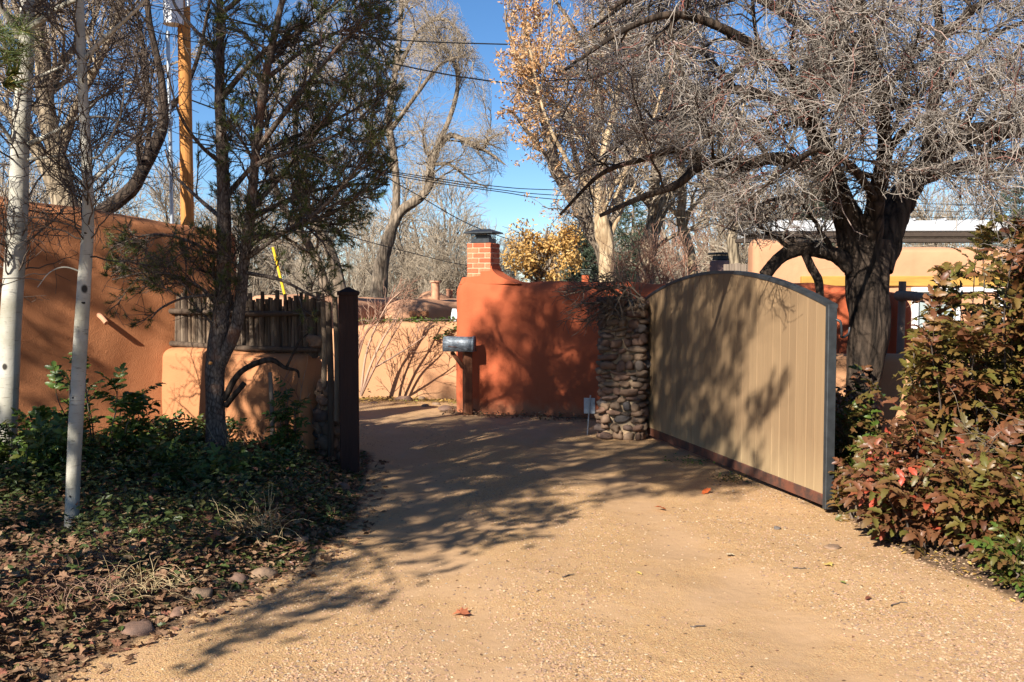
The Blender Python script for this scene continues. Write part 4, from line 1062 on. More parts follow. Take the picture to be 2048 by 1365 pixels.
def pine_tree(label, loc, limbs, n1, n2, seed, keep=None, L1=.5, L2=.2, per=22, wd=.0017, group=None, nl=.045, frac=.8):
    t, out, rg = tree('pine_tree', label, 'tree', loc, limbs, [
        dict(n=n1, L=L1, ang=.75, curl=.16, trop=(0, 0, .03), K=8, rs=.5, rtip=.003, tmin=.22, sides=5, r0max=.014, zig=.08),
        dict(n=n2, L=L2, ang=.7, curl=.18, trop=(0, 0, .06), K=6, rs=.6, rtip=.0022, tmin=.3, sides=3, r0max=.006, zig=.1),
        dict(n=n2 // 2, L=L2 * 1.3, ang=.8, curl=.2, trop=(0, 0, .02), K=6, rs=.5, rtip=.0022, tmin=.2, sides=3, r0max=.005, src=0)], M['pinebark'], M['twig_dark'], seed, 16, .1, .12, keep=keep, group=group)
    E, D = ends_of(out[1]); E2, D2 = ends_of(out[0])
    m = rg.random(len(E)) < frac
    part(t, 'needles', needles(np.concatenate([E[m], E2]), np.concatenate([D[m], D2]), rg, per, nl, wd), M['needle'], kind='stuff')
    return t, out, rg
loc = PN[0][0][0].copy(); loc[2] = .1
tp_, out_p, rg_p = pine_tree('pinyon pine with forked scaly trunk in front of the coyote fence', loc, PN, 400, 4300, 21, keep_pine, per=34, wd=.002, frac=.62, nl=.05)
dead = sk([(449, 800, 8.5), (470, 758, 8.45), (495, 735, 8.4), (540, 720, 8.35), (570, 736, 8.35), (594, 742, 8.35), (598, 756, 8.35)], [7, 6.5, 5.5, 5, 3.5, 3, 2], 34)
dead2 = sk([(452, 812, 8.5), (465, 795, 8.45), (478, 780, 8.4), (489, 766, 8.4)], [6.5, 6, 5.5, 5], 20)
dead3 = sk([(572, 737, 8.35), (590, 700, 8.3), (600, 680, 8.3), (616, 668, 8.3)], [3, 2.6, 2, 1.2], 20)
part(tp_, 'dead_branch', [limb_mesh(*dead, 8), limb_mesh(*dead3, 8)], M['darkbark'])
part(tp_, 'stub', limb_mesh(*dead2, 8), M['darkbark'])
q = PX(421, 727, 8.4)
part(tp_, 'pruned_scar', cloud(blob(2), np.array([q]), rand_rot(1, np.random.default_rng(1)), np.array([[.03, .03, .03]])), M['polewood'])
s0, s1 = GP(545, 945), PX(540, 745, 8.85)
single('wooden_stake', (lambda t: [(t[0], t[1]), (t[0], t[2])])(tubes(*resample([s0 - [0, 0, .05], (s0 + s1) / 2 + [.01, 0, 0], s1], [.022, .019], 12), 9, cap=True)), M['oldwood'], 'thin grey stake standing before the low wall right of the pine', 'stake', loc=s0)

# --- pines out of frame at the left: their boughs and shadows reach into the picture
def pinyon_limbs(base, H, Rr, nl, seed, lean=(0, 0), h0=.25, top=.15):
    rg = np.random.default_rng(seed); base = np.array(base, float); L = []
    z = np.linspace(0, H, 8); P = base + np.column_stack([rg.normal(0, .05, 8).cumsum() * .5 + lean[0] * z / H, rg.normal(0, .05, 8).cumsum() * .5 + lean[1] * z / H, z])
    L.append(resample(P, np.linspace(.12, .02, 8), 20))
    for k in range(nl):
        t = rg.uniform(h0, .97); a = rg.uniform(0, 6.28); i = t * 7; j = min(int(i), 6); p = P[j] + (P[j + 1] - P[j]) * (i - j)
        ln = Rr * (1.0 - .75 * ((t - h0) / (1 - h0)) ** 1.8) * rg.uniform(.7, 1.2); d = np.array([math.cos(a), math.sin(a), .25])
        pts = [p, p + d * ln * .35, p + d * ln * .7 + [0, 0, .06], p + d * ln + [0, 0, .2]]
        L.append(resample(pts, [.03 * (1.2 - t), .006], 20))
    return L
pb = [(-4.35, 2.2, .1), (-5.2, 3.0, .1), (-6.5, 2.6, .1), (-8.6, 3.4, .1), (-10.6, 3.0, .1)]
L1_ = pinyon_limbs(pb[0], 9.8, 1.75, 64, 5, (.85, .1), .33)
tip = PX(35, 95, 3.9)
L1_.append(resample([L1_[0][0][4], L1_[0][0][4] * .4 + tip * .6 + [0, 0, .1], tip + [0, 0, -.05]], [.016, .004], 20))
t0_ = L1_[0][0][6]
for tipb in ((-3.45, 1.25, 3.15), (-3.75, 1.0, 2.75), (-3.2, 1.75, 3.5)):
    tb_ = np.array(tipb); L1_.append(resample([t0_, t0_ * .5 + tb_ * .5 + [0, 0, .1], tb_], [.03, .006], 20))
tpA, outA, rgA = pine_tree('pinyon pine at the left edge whose needle tuft pokes into view', pb[0], L1_, 520, 6000, 31, lambda E: ~((CX + E[:, 0] / np.maximum(E[:, 1], .1) * FPX > 52) & (E[:, 1] > 0) & (E[:, 2] < 3.2)), .55, .24, 38, .0055, nl=.065)
dd = nrm(tip - L1_[0][0][4])
part(tpA, 'needle_tuft', needles(tip + np.random.default_rng(2).normal(0, .045, (24, 3)), np.tile(dd, (24, 1)) + np.random.default_rng(4).normal(0, .5, (24, 3)), np.random.default_rng(3), 40, .09, .0013), M['needle'], kind='stuff')
for k_, (H_, R_, nl_, h0_, n1_, n2_, lb_) in enumerate(((9.6, 1.4, 46, .3, 460, 4600, 'second'), (9.3, 1.4, 46, .3, 460, 4200, 'third'), (8.8, 1.3, 34, .36, 300, 1500, 'fourth'), (8.3, 1.4, 36, .38, 300, 1500, 'fifth'))):
    pine_tree(lb_ + ' pinyon pine standing out of view left of the bed', pb[k_ + 1], pinyon_limbs(pb[k_ + 1], H_, R_, nl_, 6 + k_, (0, 0), h0_), n1_, n2_, 32 + k_, None, .55, .24, 38, .0055, nl=.065)

# --- bare elm out of frame whose high branches shade the gate
eb = np.array([-6.5, .5, 0.]); re_ = np.random.default_rng(9); EL = [resample([eb, eb + [.1, .1, 2], eb + [.2, .0, 4], eb + [.4, .3, 6], eb + [.5, .5, 8]], [.15, .03], 20)]
for k in range(13):
    h = re_.uniform(5.2, 7.8); a = re_.uniform(-.9, 1.0) if k < 9 else re_.uniform(0, 6.28); p = eb + [.2, .1, h]; ln = re_.uniform(2.6, 4.9)
    d = np.array([math.cos(a), math.sin(a) * .8, .25]); EL.append(resample([p, p + d * ln * .4, p + d * ln * .75 + [0, 0, .15], p + d * ln], [.035, .008], 20))
tree('elm_tree', 'tall bare elm out of view at the left of the driveway', 'tree', eb, EL,
     [dict(n=110, L=1.1, ang=.7, curl=.14, trop=(0, 0, -.03), K=8, rs=.5, rtip=.004, sides=5, r0max=.014),
      dict(n=700, L=.5, ang=.7, curl=.18, trop=(0, 0, -.03), K=6, rs=.6, rtip=.003, sides=4, r0max=.007)], M['elmbark'], M['twig_dark'], 41)

# --- aspens
def knots(root, P, R, ts, sides):
    for t, a in zip(ts, sides):
        i = int(t * (len(P) - 1)); c = P[i] + R[i] * .93 * np.array([math.sin(a), -math.cos(a), 0])
        V, F = blob(int(t * 100)); V = V * [.024 * R[i] / .05, .010, .018 * R[i] / .05]; cz, sz = math.cos(a), math.sin(a)
        part(root, 'knot', (V @ np.array([[cz, sz, 0], [-sz, cz, 0], [0, 0, 1]]) + c, F), M['knot'])
ASA = [sk([(8, 985, 8.2), (14, 860, 8.2), (22, 640, 8.2), (36, 430, 8.2), (42, 260, 8.2), (52, 110, 8.2), (56, -60, 8.2)], [22, 20, 20, 19, 17, 15, 12], 34),
  sk([(50, 60, 8.2), (85, 40, 8.15), (120, 15, 8.1), (175, -10, 8.)], [8, 4], 34),
  sk([(45, 75, 8.2), (20, 40, 8.1), (-5, 0, 8.), (-20, -60, 7.9)], [9, 4], 34),
  sk([(55, 290, 8.2), (110, 265, 8.1), (160, 232, 8.), (190, 205, 7.9)], [6, 2], 34),
  sk([(38, 310, 8.2), (15, 270, 8.1), (-10, 235, 8.)], [5, 3], 34),
  sk([(50, 165, 8.2), (110, 140, 8.3), (160, 115, 8.4)], [4, 1.6], 34),
  sk([(50, 320, 8.2), (130, 312, 8.1), (170, 312, 8.), (230, 330, 7.9)], [3.5, 1.3], 34)]
rt, oa, rg_a = tree('aspen_tree', 'thick pale aspen trunk nearest the left edge', 'tree', GP(8, 985), ASA,
  [dict(n=85, L=.8, ang=.9, curl=.18, trop=(0, 0, .03), K=8, rs=.35, rtip=.003, tmin=.35, sides=5, r0max=.009, zig=.1),
   dict(n=650, L=.34, ang=.8, curl=.22, trop=(0, 0, .02), K=6, rs=.6, rtip=.0022, tmin=.2, sides=3, r0max=.005, zig=.15),
   dict(n=1100, L=.15, ang=.8, curl=.25, trop=(0, 0, .02), K=4, rs=.7, rtip=.002, tmin=.2, sides=3, r0max=.004, zig=.2)], M['aspen'], M['twig_dark'], 51, 18, .04, 0, branch_m=M['twig_dark'], keep=lambda E: E[:, 2] > 1.1)
knots(rt, *ASA[0], (.14, .3, .38, .55, .7, .8), (.2, -.3, .6, .3, -.2, .5))
ASB = [sk([(141, 1110, 6.25), (145, 1000, 6.25), (153, 820, 6.25), (166, 600, 6.25), (176, 440, 6.25), (172, 300, 6.25), (163, 120, 6.25), (158, -60, 6.25)], [16, 13.5, 14, 13, 11, 10, 9, 7], 34),
  sk([(167, 122, 6.25), (200, 85, 6.2), (240, 50, 6.15), (290, 0, 6.1), (310, -40, 6.1)], [5.5, 2.5], 34),
  sk([(174, 370, 6.25), (215, 335, 6.3), (255, 295, 6.35), (298, 255, 6.4)], [4.5, 2], 34),
  sk([(172, 235, 6.25), (210, 235, 6.3), (262, 250, 6.3), (330, 262, 6.3)], [3, 1.2], 34),
  sk([(165, 545, 6.25), (130, 535, 6.2), (100, 545, 6.15), (75, 575, 6.1)], [1.8, .7], 34),
  sk([(175, 320, 6.25), (205, 305, 6.2), (240, 230, 6.1), (250, 160, 6.)], [3, 1.2], 34)]
rt, ob, rg_b = tree('aspen_tree', 'slender white aspen trunk with dark knots, in front of the brown wall', 'tree', GP(141, 1110), ASB,
  [dict(n=72, L=.62, ang=.9, curl=.18, trop=(0, 0, .03), K=8, rs=.35, rtip=.0026, tmin=.5, sides=5, r0max=.006, zig=.1),
   dict(n=520, L=.28, ang=.8, curl=.22, trop=(0, 0, .02), K=6, rs=.6, rtip=.002, tmin=.2, sides=3, r0max=.004, zig=.15),
   dict(n=900, L=.13, ang=.8, curl=.25, trop=(0, 0, .02), K=4, rs=.7, rtip=.0016, tmin=.2, sides=3, r0max=.0035, zig=.2)], M['aspen'], M['twig_dark'], 52, 18, .04, 0, branch_m=M['twig_dark'], keep=lambda E: E[:, 2] > 1.55)
knots(rt, *ASB[0], (.17, .255, .31, .44, .57, .66, .77), (.1, .15, -.2, .5, .1, .4, .2))

# --- trees behind
BL = [dict(n=60, L=3., ang=.6, curl=.12, trop=(0, 0, .05), K=9, rs=.45, rtip=.01, sides=5, r0max=.06),
      dict(n=700, L=1.3, ang=.6, curl=.16, trop=(0, 0, .0), K=7, rs=.5, rtip=.005, sides=3, r0max=.018),
      dict(n=4200, L=.7, ang=.55, curl=.18, trop=(0, 0, -.03), K=5, rs=.5, rtip=.004, sides=3, r0max=.008)]
def scaled(BLx, n=1., L=1., **kw):
    o = []
    for b in BLx:
        b = dict(b); b['n'] = int(b['n'] * n); b['L'] *= L; o.append(b)
    return o
# cottonwood at far left behind the brown wall
CW_ = [sk([(150, 470, 16), (135, 400, 16), (110, 300, 16), (92, 220, 16), (85, 100, 16), (70, -30, 16), (60, -200, 16)], [22, 19, 18, 17, 14, 11, 7], 24),
  sk([(128, 460, 16.2), (112, 380, 16.2), (75, 300, 16.2), (30, 240, 16.2), (-20, 190, 16.2)], [20, 17, 14, 11, 8], 24),
  sk([(115, 330, 16), (150, 220, 15.8), (200, 120, 15.6), (240, 20, 15.5), (260, -80, 15.5)], [10, 4], 24),
  sk([(90, 210, 16), (130, 120, 16.4), (180, 60, 16.8), (210, -40, 17)], [9, 4], 24),
  sk([(85, 120, 16), (40, 40, 16), (10, -60, 16)], [8, 4], 24)]
tree('cottonwood_tree', 'ridged grey cottonwood with two trunks rising behind the brown wall', 'tree', PX(150, 900, 16) * [1, 1, 0], CW_, scaled(BL, .8, .62), M['cottonbark'], M['twig_pale'], 61, 14, .1, .1)
LN = [sk([(170, 470, 13.2), (205, 425, 13.2), (258, 385, 13.2), (285, 340, 13.2), (312, 285, 13.2), (328, 235, 13.3), (322, 150, 13.3), (298, 40, 13.4), (290, -80, 13.4)], [15, 15, 15, 13, 12, 10, 7, 6, 4], 24),
  sk([(328, 230, 14.6), (370, 180, 14.8), (400, 100, 15), (420, 0, 15)], [6, 3], 24), sk([(290, 330, 13.2), (300, 240, 13.6), (290, 150, 13.8), (280, 40, 14)], [6, 3], 24)]
tree('locust_tree', 'dark leaning bare trunk curving up behind the top of the brown wall', 'tree', PX(120, 560, 13.2) * [1, 1, 0], LN, scaled(BL, .35, .45), M['darkbark'], M['twig_dark'], 62, 12, .12, .15, keep=lambda E: CX + E[:, 0] / E[:, 1] * FPX < 335)
# crooked elm in the middle
EM = [sk([(752, 640, 24), (762, 540, 24), (776, 480, 24), (800, 425, 24), (852, 385, 24), (860, 345, 24), (872, 300, 24), (910, 270, 24), (960, 300, 24), (985, 262, 24)], [19, 15, 13, 11, 9, 8.5, 8, 6, 4, 2.5], 30),
  sk([(776, 485, 24), (792, 410, 24), (790, 330, 24.2), (778, 240, 24.4), (790, 150, 24.6), (800, 60, 24.8), (805, -60, 25)], [9, 8, 7, 7, 6, 5, 3], 30),
  sk([(870, 305, 24), (905, 220, 24.3), (915, 150, 24.5), (890, 90, 24.6), (850, 20, 24.8)], [6, 2], 30),
  sk([(905, 272, 24), (950, 290, 23.8), (985, 310, 23.6), (1010, 330, 23.5)], [4, 1.5], 30),
  sk([(782, 260, 24.4), (840, 180, 24), (880, 130, 23.8), (930, 110, 23.6)], [5, 2], 30),
  sk([(785, 340, 24.2), (740, 260, 24.5), (700, 180, 24.8), (680, 90, 25)], [5, 2], 30),
  sk([(865, 330, 24), (900, 330, 24), (940, 360, 24), (975, 375, 24)], [3.5, 1.4], 30),
  sk([(795, 140, 24.6), (840, 60, 24.4), (890, 40, 24.3), (930, 80, 24.2)], [4.5, 1.6], 30)]
def keep_elm(E):
    px = CX + E[:, 0] / E[:, 1] * FPX; py = 576 - (E[:, 2] - 1.65) / E[:, 1] * FPX
    return (px < 985 - np.maximum(0, 150 - py) * .5 + 35 * (py > 250) * (py < 360)) & (py < 400)
tree('elm_tree', 'crooked bare elm with fine pale twigs left of the blue sky gap', 'tree', PX(752, 640, 24) * [1, 1, 0] - [0, 0, 1.3], EM,
  [dict(n=110, L=1.5, ang=.7, curl=.2, trop=(0, 0, -.01), K=9, rs=.4, rtip=.008, sides=4, r0max=.03),
   dict(n=1500, L=.75, ang=.6, curl=.2, trop=(0, 0, -.02), K=6, rs=.5, rtip=.0035, sides=3, r0max=.009),
   dict(n=9000, L=.5, ang=.55, curl=.22, trop=(0, 0, -.06), K=5, rs=.5, rtip=.0025, sides=3, r0max=.0045)], M['elmbark'], M['twig_pale'], 63, 12, .12, .1, keep=keep_elm)
TW = [sk([(690, 640, 19), (672, 540, 19), (650, 480, 19), (625, 440, 19), (600, 370, 19), (590, 280, 19), (600, 160, 19)], [14, 12, 10, 9, 7, 6, 3], 24),
  sk([(660, 620, 19.3), (640, 540, 19.3), (612, 480, 19.3), (570, 420, 19.3), (540, 330, 19.3), (530, 200, 19.3)], [10, 9, 8, 7, 5, 3], 24)]
tree('elm_tree', 'pair of grey leaning trunks behind the coyote fence and guy guard', 'tree', PX(690, 640, 19) * [1, 1, 0] - [0, 0, 1.3], TW, scaled(BL, .5, .5), M['elmbark'], M['twig_pale'], 64, 12, .1, .1)
# box elders with dry seed clusters
BX = [sk([(1222, 700, 18), (1218, 600, 18), (1212, 520, 18), (1185, 470, 18), (1150, 400, 18), (1115, 350, 18), (1105, 310, 18), (1095, 260, 18), (1078, 210, 18), (1062, 170, 18), (1060, 90, 18), (1040, 10, 18)], [20, 18, 17, 14, 13, 13, 11, 10, 9, 7, 4, 2], 30),
  sk([(1190, 480, 18), (1170, 400, 18.3), (1182, 320, 18.4), (1196, 240, 18.5), (1198, 170, 18.5), (1205, 80, 18.6), (1200, -40, 18.6)], [12, 11, 10, 10, 9, 6, 4], 30),
  sk([(1175, 420, 18.3), (1155, 330, 18.), (1140, 270, 17.8), (1120, 220, 17.6), (1085, 185, 17.4)], [7, 3], 30),
  sk([(1205, 500, 18), (1240, 400, 18.5), (1260, 300, 18.8), (1270, 180, 19), (1260, 60, 19)], [9, 3], 30),
  sk([(1062, 180, 18), (1035, 120, 18), (1015, 60, 18), (1010, 20, 18)], [4, 1.6], 30),
  sk([(1105, 330, 18), (1060, 270, 17.8), (1030, 230, 17.7), (1000, 215, 17.6)], [3.5, 1.2], 30),
  sk([(1200, 150, 18.5), (1150, 60, 18.3), (1110, 0, 18.2), (1080, -50, 18.1)], [5, 2], 30)]
def keep_box(E):
    px = CX + E[:, 0] / E[:, 1] * FPX; return (px > 985)
tb, obx, rgx = tree('box_elder_tree', 'box elder with clusters of dry tan seeds right of the sky gap', 'tree', PX(1222, 700, 18) * [1, 1, 0] - [0, 0, 1.2], BX,
  [dict(n=110, L=1.5, ang=.7, curl=.14, trop=(0, 0, .05), K=8, rs=.4, rtip=.006, sides=4, r0max=.025),
   dict(n=1100, L=.6, ang=.6, curl=.18, trop=(0, 0, .0), K=6, rs=.5, rtip=.0035, sides=3, r0max=.009)], M['elmbark'], M['twig_pale'], 65, 14, .12, .12, keep=keep_box)
E = obx[1][0][:, 2:].reshape(-1, 3); E = E[rgx.choice(len(E), 2600)]; n = 5
E = np.repeat(E, n, 0) + rgx.normal(0, .035, (len(E) * n, 3)); part(tb, 'seed_clusters', cloud(L_SIMPLE, E, rand_rot(len(E), rgx), rgx.uniform(.045, .085, len(E))), M['seed'], kind='stuff')
TK = [('cottonwood_tree', 'pale bark trunk standing just above the red wall left of the pillar', [(1216, 700, 17), (1214, 560, 17), (1212, 480, 17), (1200, 400, 17), (1210, 300, 17.2), (1240, 180, 17.4), (1260, 40, 17.5)], [17, 15.5, 14.5, 11, 8, 6, 4], 'tanbark', 66),
  ('cottonwood_tree', 'grey rough trunk with a dark band above the gate\'s left corner', [(1286, 700, 20), (1290, 560, 20), (1300, 480, 20), (1312, 420, 20), (1310, 360, 20), (1330, 240, 20), (1340, 80, 20)], [20, 18, 16, 14, 11, 8, 5], 'cottonbark', 67),
  ('locust_tree', 'slim tan trunk leaning above the rising arch of the gate', [(1395, 700, 21), (1384, 540, 21), (1372, 480, 21), (1362, 440, 21), (1365, 360, 21), (1350, 240, 21), (1370, 100, 21)], [13, 11, 10, 9, 8, 6, 4], 'tanbark', 68),
  ('locust_tree', 'short crooked tan trunk between the mauve flue and the tan leaning trunk', [(1480, 700, 19), (1472, 540, 19), (1465, 480, 19), (1480, 430, 19), (1450, 380, 19), (1440, 280, 19), (1470, 140, 19)], [13, 11, 10, 8, 7, 5, 3], 'cottonbark', 69)]
for nm, lb, pts, r, bk, sd in TK:
    main = sk(pts, r, 24); q = pts[4]
    sub = [sk([pts[3], (pts[3][0] + s * 60, pts[3][1] - 70, pts[3][2]), (pts[3][0] + s * 110, pts[3][1] - 170, pts[3][2]), (pts[3][0] + s * 140, pts[3][1] - 300, pts[3][2])], [r[3] * .5, 2], 24) for s in (-1, 1)]
    tree(nm, lb, 'tree', PX(*pts[0]) * [1, 1, 0] - [0, 0, 1.0], [main] + sub, scaled(BL, .35, .6), M[bk], M['twig_pale'], sd, 12, .12, .12, keep=lambda E: CX + E[:, 0] / E[:, 1] * FPX > 1090)

# golden-leaved tree beside the chimney
GL = [sk([(1085, 700, 20), (1080, 600, 20), (1075, 540, 20), (1060, 500, 20), (1050, 470, 20)], [8, 3], 20)]
for a in ((1075, 540, 1030, 500, 1015, 480), (1078, 560, 1110, 510, 1130, 480), (1075, 530, 1090, 480, 1095, 458), (1078, 570, 1040, 540, 1020, 525), (1076, 550, 1120, 530, 1150, 500)):
    GL.append(sk([(a[0], a[1], 20), (a[2], a[3], 19.9), (a[4], a[5], 19.8)], [4, 1.5], 20))
def keep_gold(E):
    px = CX + E[:, 0] / E[:, 1] * FPX; py = 576 - (E[:, 2] - 1.65) / E[:, 1] * FPX
    return (px > 1004) & (py > 448) & (px < 1165)
tg, og, rgg = tree('ash_tree', 'small tree with golden yellow leaves right of the brick chimney', 'tree', PX(1085, 700, 20) * [1, 1, 0] - [0, 0, 1.2], GL,
  [dict(n=60, L=.7, ang=.7, curl=.14, trop=(0, 0, .03), K=7, rs=.5, rtip=.006, sides=4, r0max=.02), dict(n=500, L=.32, ang=.6, curl=.18, trop=(0, 0, .0), K=5, rs=.5, rtip=.004, sides=3, r0max=.008)], M['elmbark'], M['twig_dark'], 71, 10, keep=keep_gold)
E = og[1][0][:, 2:].reshape(-1, 3); E = E[rgg.choice(len(E), 900)]; E = np.repeat(E, 4, 0) + rgg.normal(0, .05, (3600, 3)) + [0, -.08, 0]
part(tg, 'leaves', cloud(L_SIMPLE, E, rand_rot(len(E), rgg), rgg.uniform(.06, .105, len(E))), M['goldleaf'], kind='stuff')
rs_ = PX(1420, 500, 24)

# spruces
def spruce(label, base, H, Rr, seed, n=260):
    rg = np.random.default_rng(seed); base = np.array(base, float); root = thing('spruce_tree', label, 'tree', base, 'spruces behind the walls')
    part(root, 'trunk', limb_mesh(*resample([base, base + [0, 0, H * .5], base + [.05, 0, H]], [.14, .02], 16), 10), M['elmbark'])
    Bp = []
    for k in range(n):
        t = rg.uniform(.08, .99); a = rg.uniform(0, 6.28); ln = Rr * (1 - t) ** .8 * rg.uniform(.7, 1.1) + .1; p = base + [0, 0, H * t]; d = np.array([math.cos(a), math.sin(a), 0])
        q = np.linspace(0, 1, 8)[:, None]; Bp.append(p + d * ln * q + np.array([0, 0, 1]) * (-.35 * ln * q + .35 * ln * q ** 3))
    Bp = np.array(Bp); R_ = np.tile(np.linspace(.014, .004, 8), (n, 1)); part(root, 'branches', tubes(Bp, R_, 4), M['elmbark'], kind='stuff')
    S, r_ = grow(Bp, R_, n * 14, .28, .9, .08, (0, 0, -.04), 4, rg, tmin=.15, rtip=.003)
    P = S.reshape(-1, 4, 3); E = P[:, 1:].reshape(-1, 3); D = np.repeat(nrm(P[:, -1] - P[:, 0]), 3, 0)
    part(root, 'needles', needles(E, D, rg, 7, .07, .008), M['spruce'], kind='stuff')
spruce('grey green spruce behind the small flue above the red wall', PX(1168, 700, 23) * [1, 1, 0] - [0, 0, 1.3], 4.6, 1.15, 81)
spruce('dark spruce filling the gap behind the pale trunk and grey trunk', PX(1262, 700, 25) * [1, 1, 0] - [0, 0, 1.3], 5.2, 1.3, 82)
spruce('far spruce above the white roof at the right edge', PX(2020, 700, 30) * [1, 1, 0] - [0, 0, .5], 5.4, 1.6, 83)
spruce('far olive spruce above the white roof left of the old trunk', PX(1625, 700, 34) * [1, 1, 0] - [0, 0, .5], 5.6, 1.5, 84)

# far bare thicket trees: shared meshes, every tree a thing of its own
protos = []
for sd in range(4):
    rg = np.random.default_rng(200 + sd); L = []
    for k in range(4):
        a = rg.uniform(0, 6.28); d = np.array([math.cos(a), math.sin(a), 0]); z = np.linspace(0, 1, 6)
        H = rg.uniform(3.4, 4.6); P = np.column_stack([np.zeros(6), np.zeros(6), z * H]) + d * (z[:, None] ** 1.3) * rg.uniform(.6, 1.6) + rg.normal(0, .08, (6, 3)) * z[:, None]
        L.append(resample(P, [.10, .025], 16))
    Pq, Rq = stackK(L)
    b1 = grow(Pq, Rq, 60, 1.6, .6, .12, (0, 0, .06), 7, rg, rs=.5, rtip=.008, tmin=.15, r0max=.03)
    b2 = grow(*b1, 600, .8, .5, .14, (0, 0, .03), 5, rg, rs=.5, rtip=.006, r0max=.012)
    b3 = grow(*b2, 2600, .5, .5, .16, (0, 0, .0), 4, rg, rs=.6, rtip=.005, r0max=.008)
    protos.append((mesh_np('trunk', [(*tubes(Pq, Rq, 7), 0), (*tubes(*b1, 4), 0)], M['elmbark']), mesh_np('twigs', [(*tubes(*b2, 3), 0), (*tubes(*b3, 3), 0)], [M['twig_pale'], M['twig_red']][sd == 3])))
where = [(480, 30, 1.), (560, 33, 1.1), (610, 38, 1.2), (655, 29, .75), (700, 36, 1.05), (735, 31, .8), (790, 42, 1.25), (825, 33, .95), (860, 38, 1.35), (905, 34, 1.0), (935, 40, 1.1), (885, 28, .62), (1000, 44, .95), (1045, 36, .65), (1130, 38, .9), (1180, 33, .9), (1240, 40, 1.4), (1300, 34, 1.1), (1340, 28, .9), (1400, 32, 1.2), (1450, 38, 1.4), (1510, 30, 1.1), (1560, 42, 1.3), (1640, 45, 1.3), (1720, 44, 1.2), (1830, 46, 1.2), (1930, 42, 1.2), (2040, 46, 1.4), (30, 32, 1.3), (120, 36, 1.4), (220, 30, 1.2), (300, 35, 1.3), (390, 31, 1.2), (760, 27, .55), (835, 26, .5), (690, 25, .5)]
ref = ['left of the utility pole', 'behind the pinyon pine', 'between the pine and the brick chimney', 'right of the brick chimney', 'behind the gate arch', 'behind the white roof']
rg = np.random.default_rng(77); ORD = 'first second third fourth fifth sixth seventh eighth ninth tenth eleventh twelfth thirteenth fourteenth'.split()
for k, (px, d, s) in enumerate(where):
    zone = 0 if px < 375 else 1 if px < 600 else 2 if px < 950 else 3 if px < 1260 else 4 if px < 1520 else 5
    p = PX(px, 600, d); p[2] = -1.4 if px < 1500 else -.2
    order = sorted(q[0] for q in where if (0 if q[0] < 375 else 1 if q[0] < 600 else 2 if q[0] < 950 else 3 if q[0] < 1260 else 4 if q[0] < 1520 else 5) == zone)
    t = thing('bare_tree', 'far bare tree ' + ref[zone] + ', ' + ORD[order.index(px)] + ' from the left', 'tree', p, 'far bare trees ' + ref[zone])
    t.rotation_euler = (0, 0, rg.uniform(0, 6.28)); t.scale = (s, s, s)
    for nm, me in zip(('trunk', 'twigs'), protos[k % 4 if px > 900 or k % 4 < 3 else 1]):
        o = bpy.data.objects.new(nm, me); COL.objects.link(o); o.parent = t
        if nm == 'twigs': o['kind'] = 'stuff'
# brushwood filling the far ground
n = 5200; rg = np.random.default_rng(78)
bx = rg.uniform(-14, 22, n); by = rg.uniform(24, 50, n); zb = gz(bx, by); d0 = nrm(np.column_stack([rg.normal(0, .35, (n, 2)), np.ones(n)])); ln = rg.uniform(1.0, 3.2, n)[:, None]
q = np.stack([np.column_stack([bx, by, zb]), np.column_stack([bx, by, zb]) + d0 * ln * .5, np.column_stack([bx, by, zb]) + (d0 + rg.normal(0, .12, (n, 3))) * ln], 1)
rq = np.tile([.02, .013, .006], (n, 1)); s1 = grow(q, rq, 12000, .8, .6, .15, (0, 0, .05), 4, rg, rs=.6, rtip=.005)
single('brushwood', [tubes(q, rq, 3), tubes(*s1, 3)], M['twig_pale'], 'pale dry brushwood covering the ground beyond the houses', 'brush', kind='stuff')

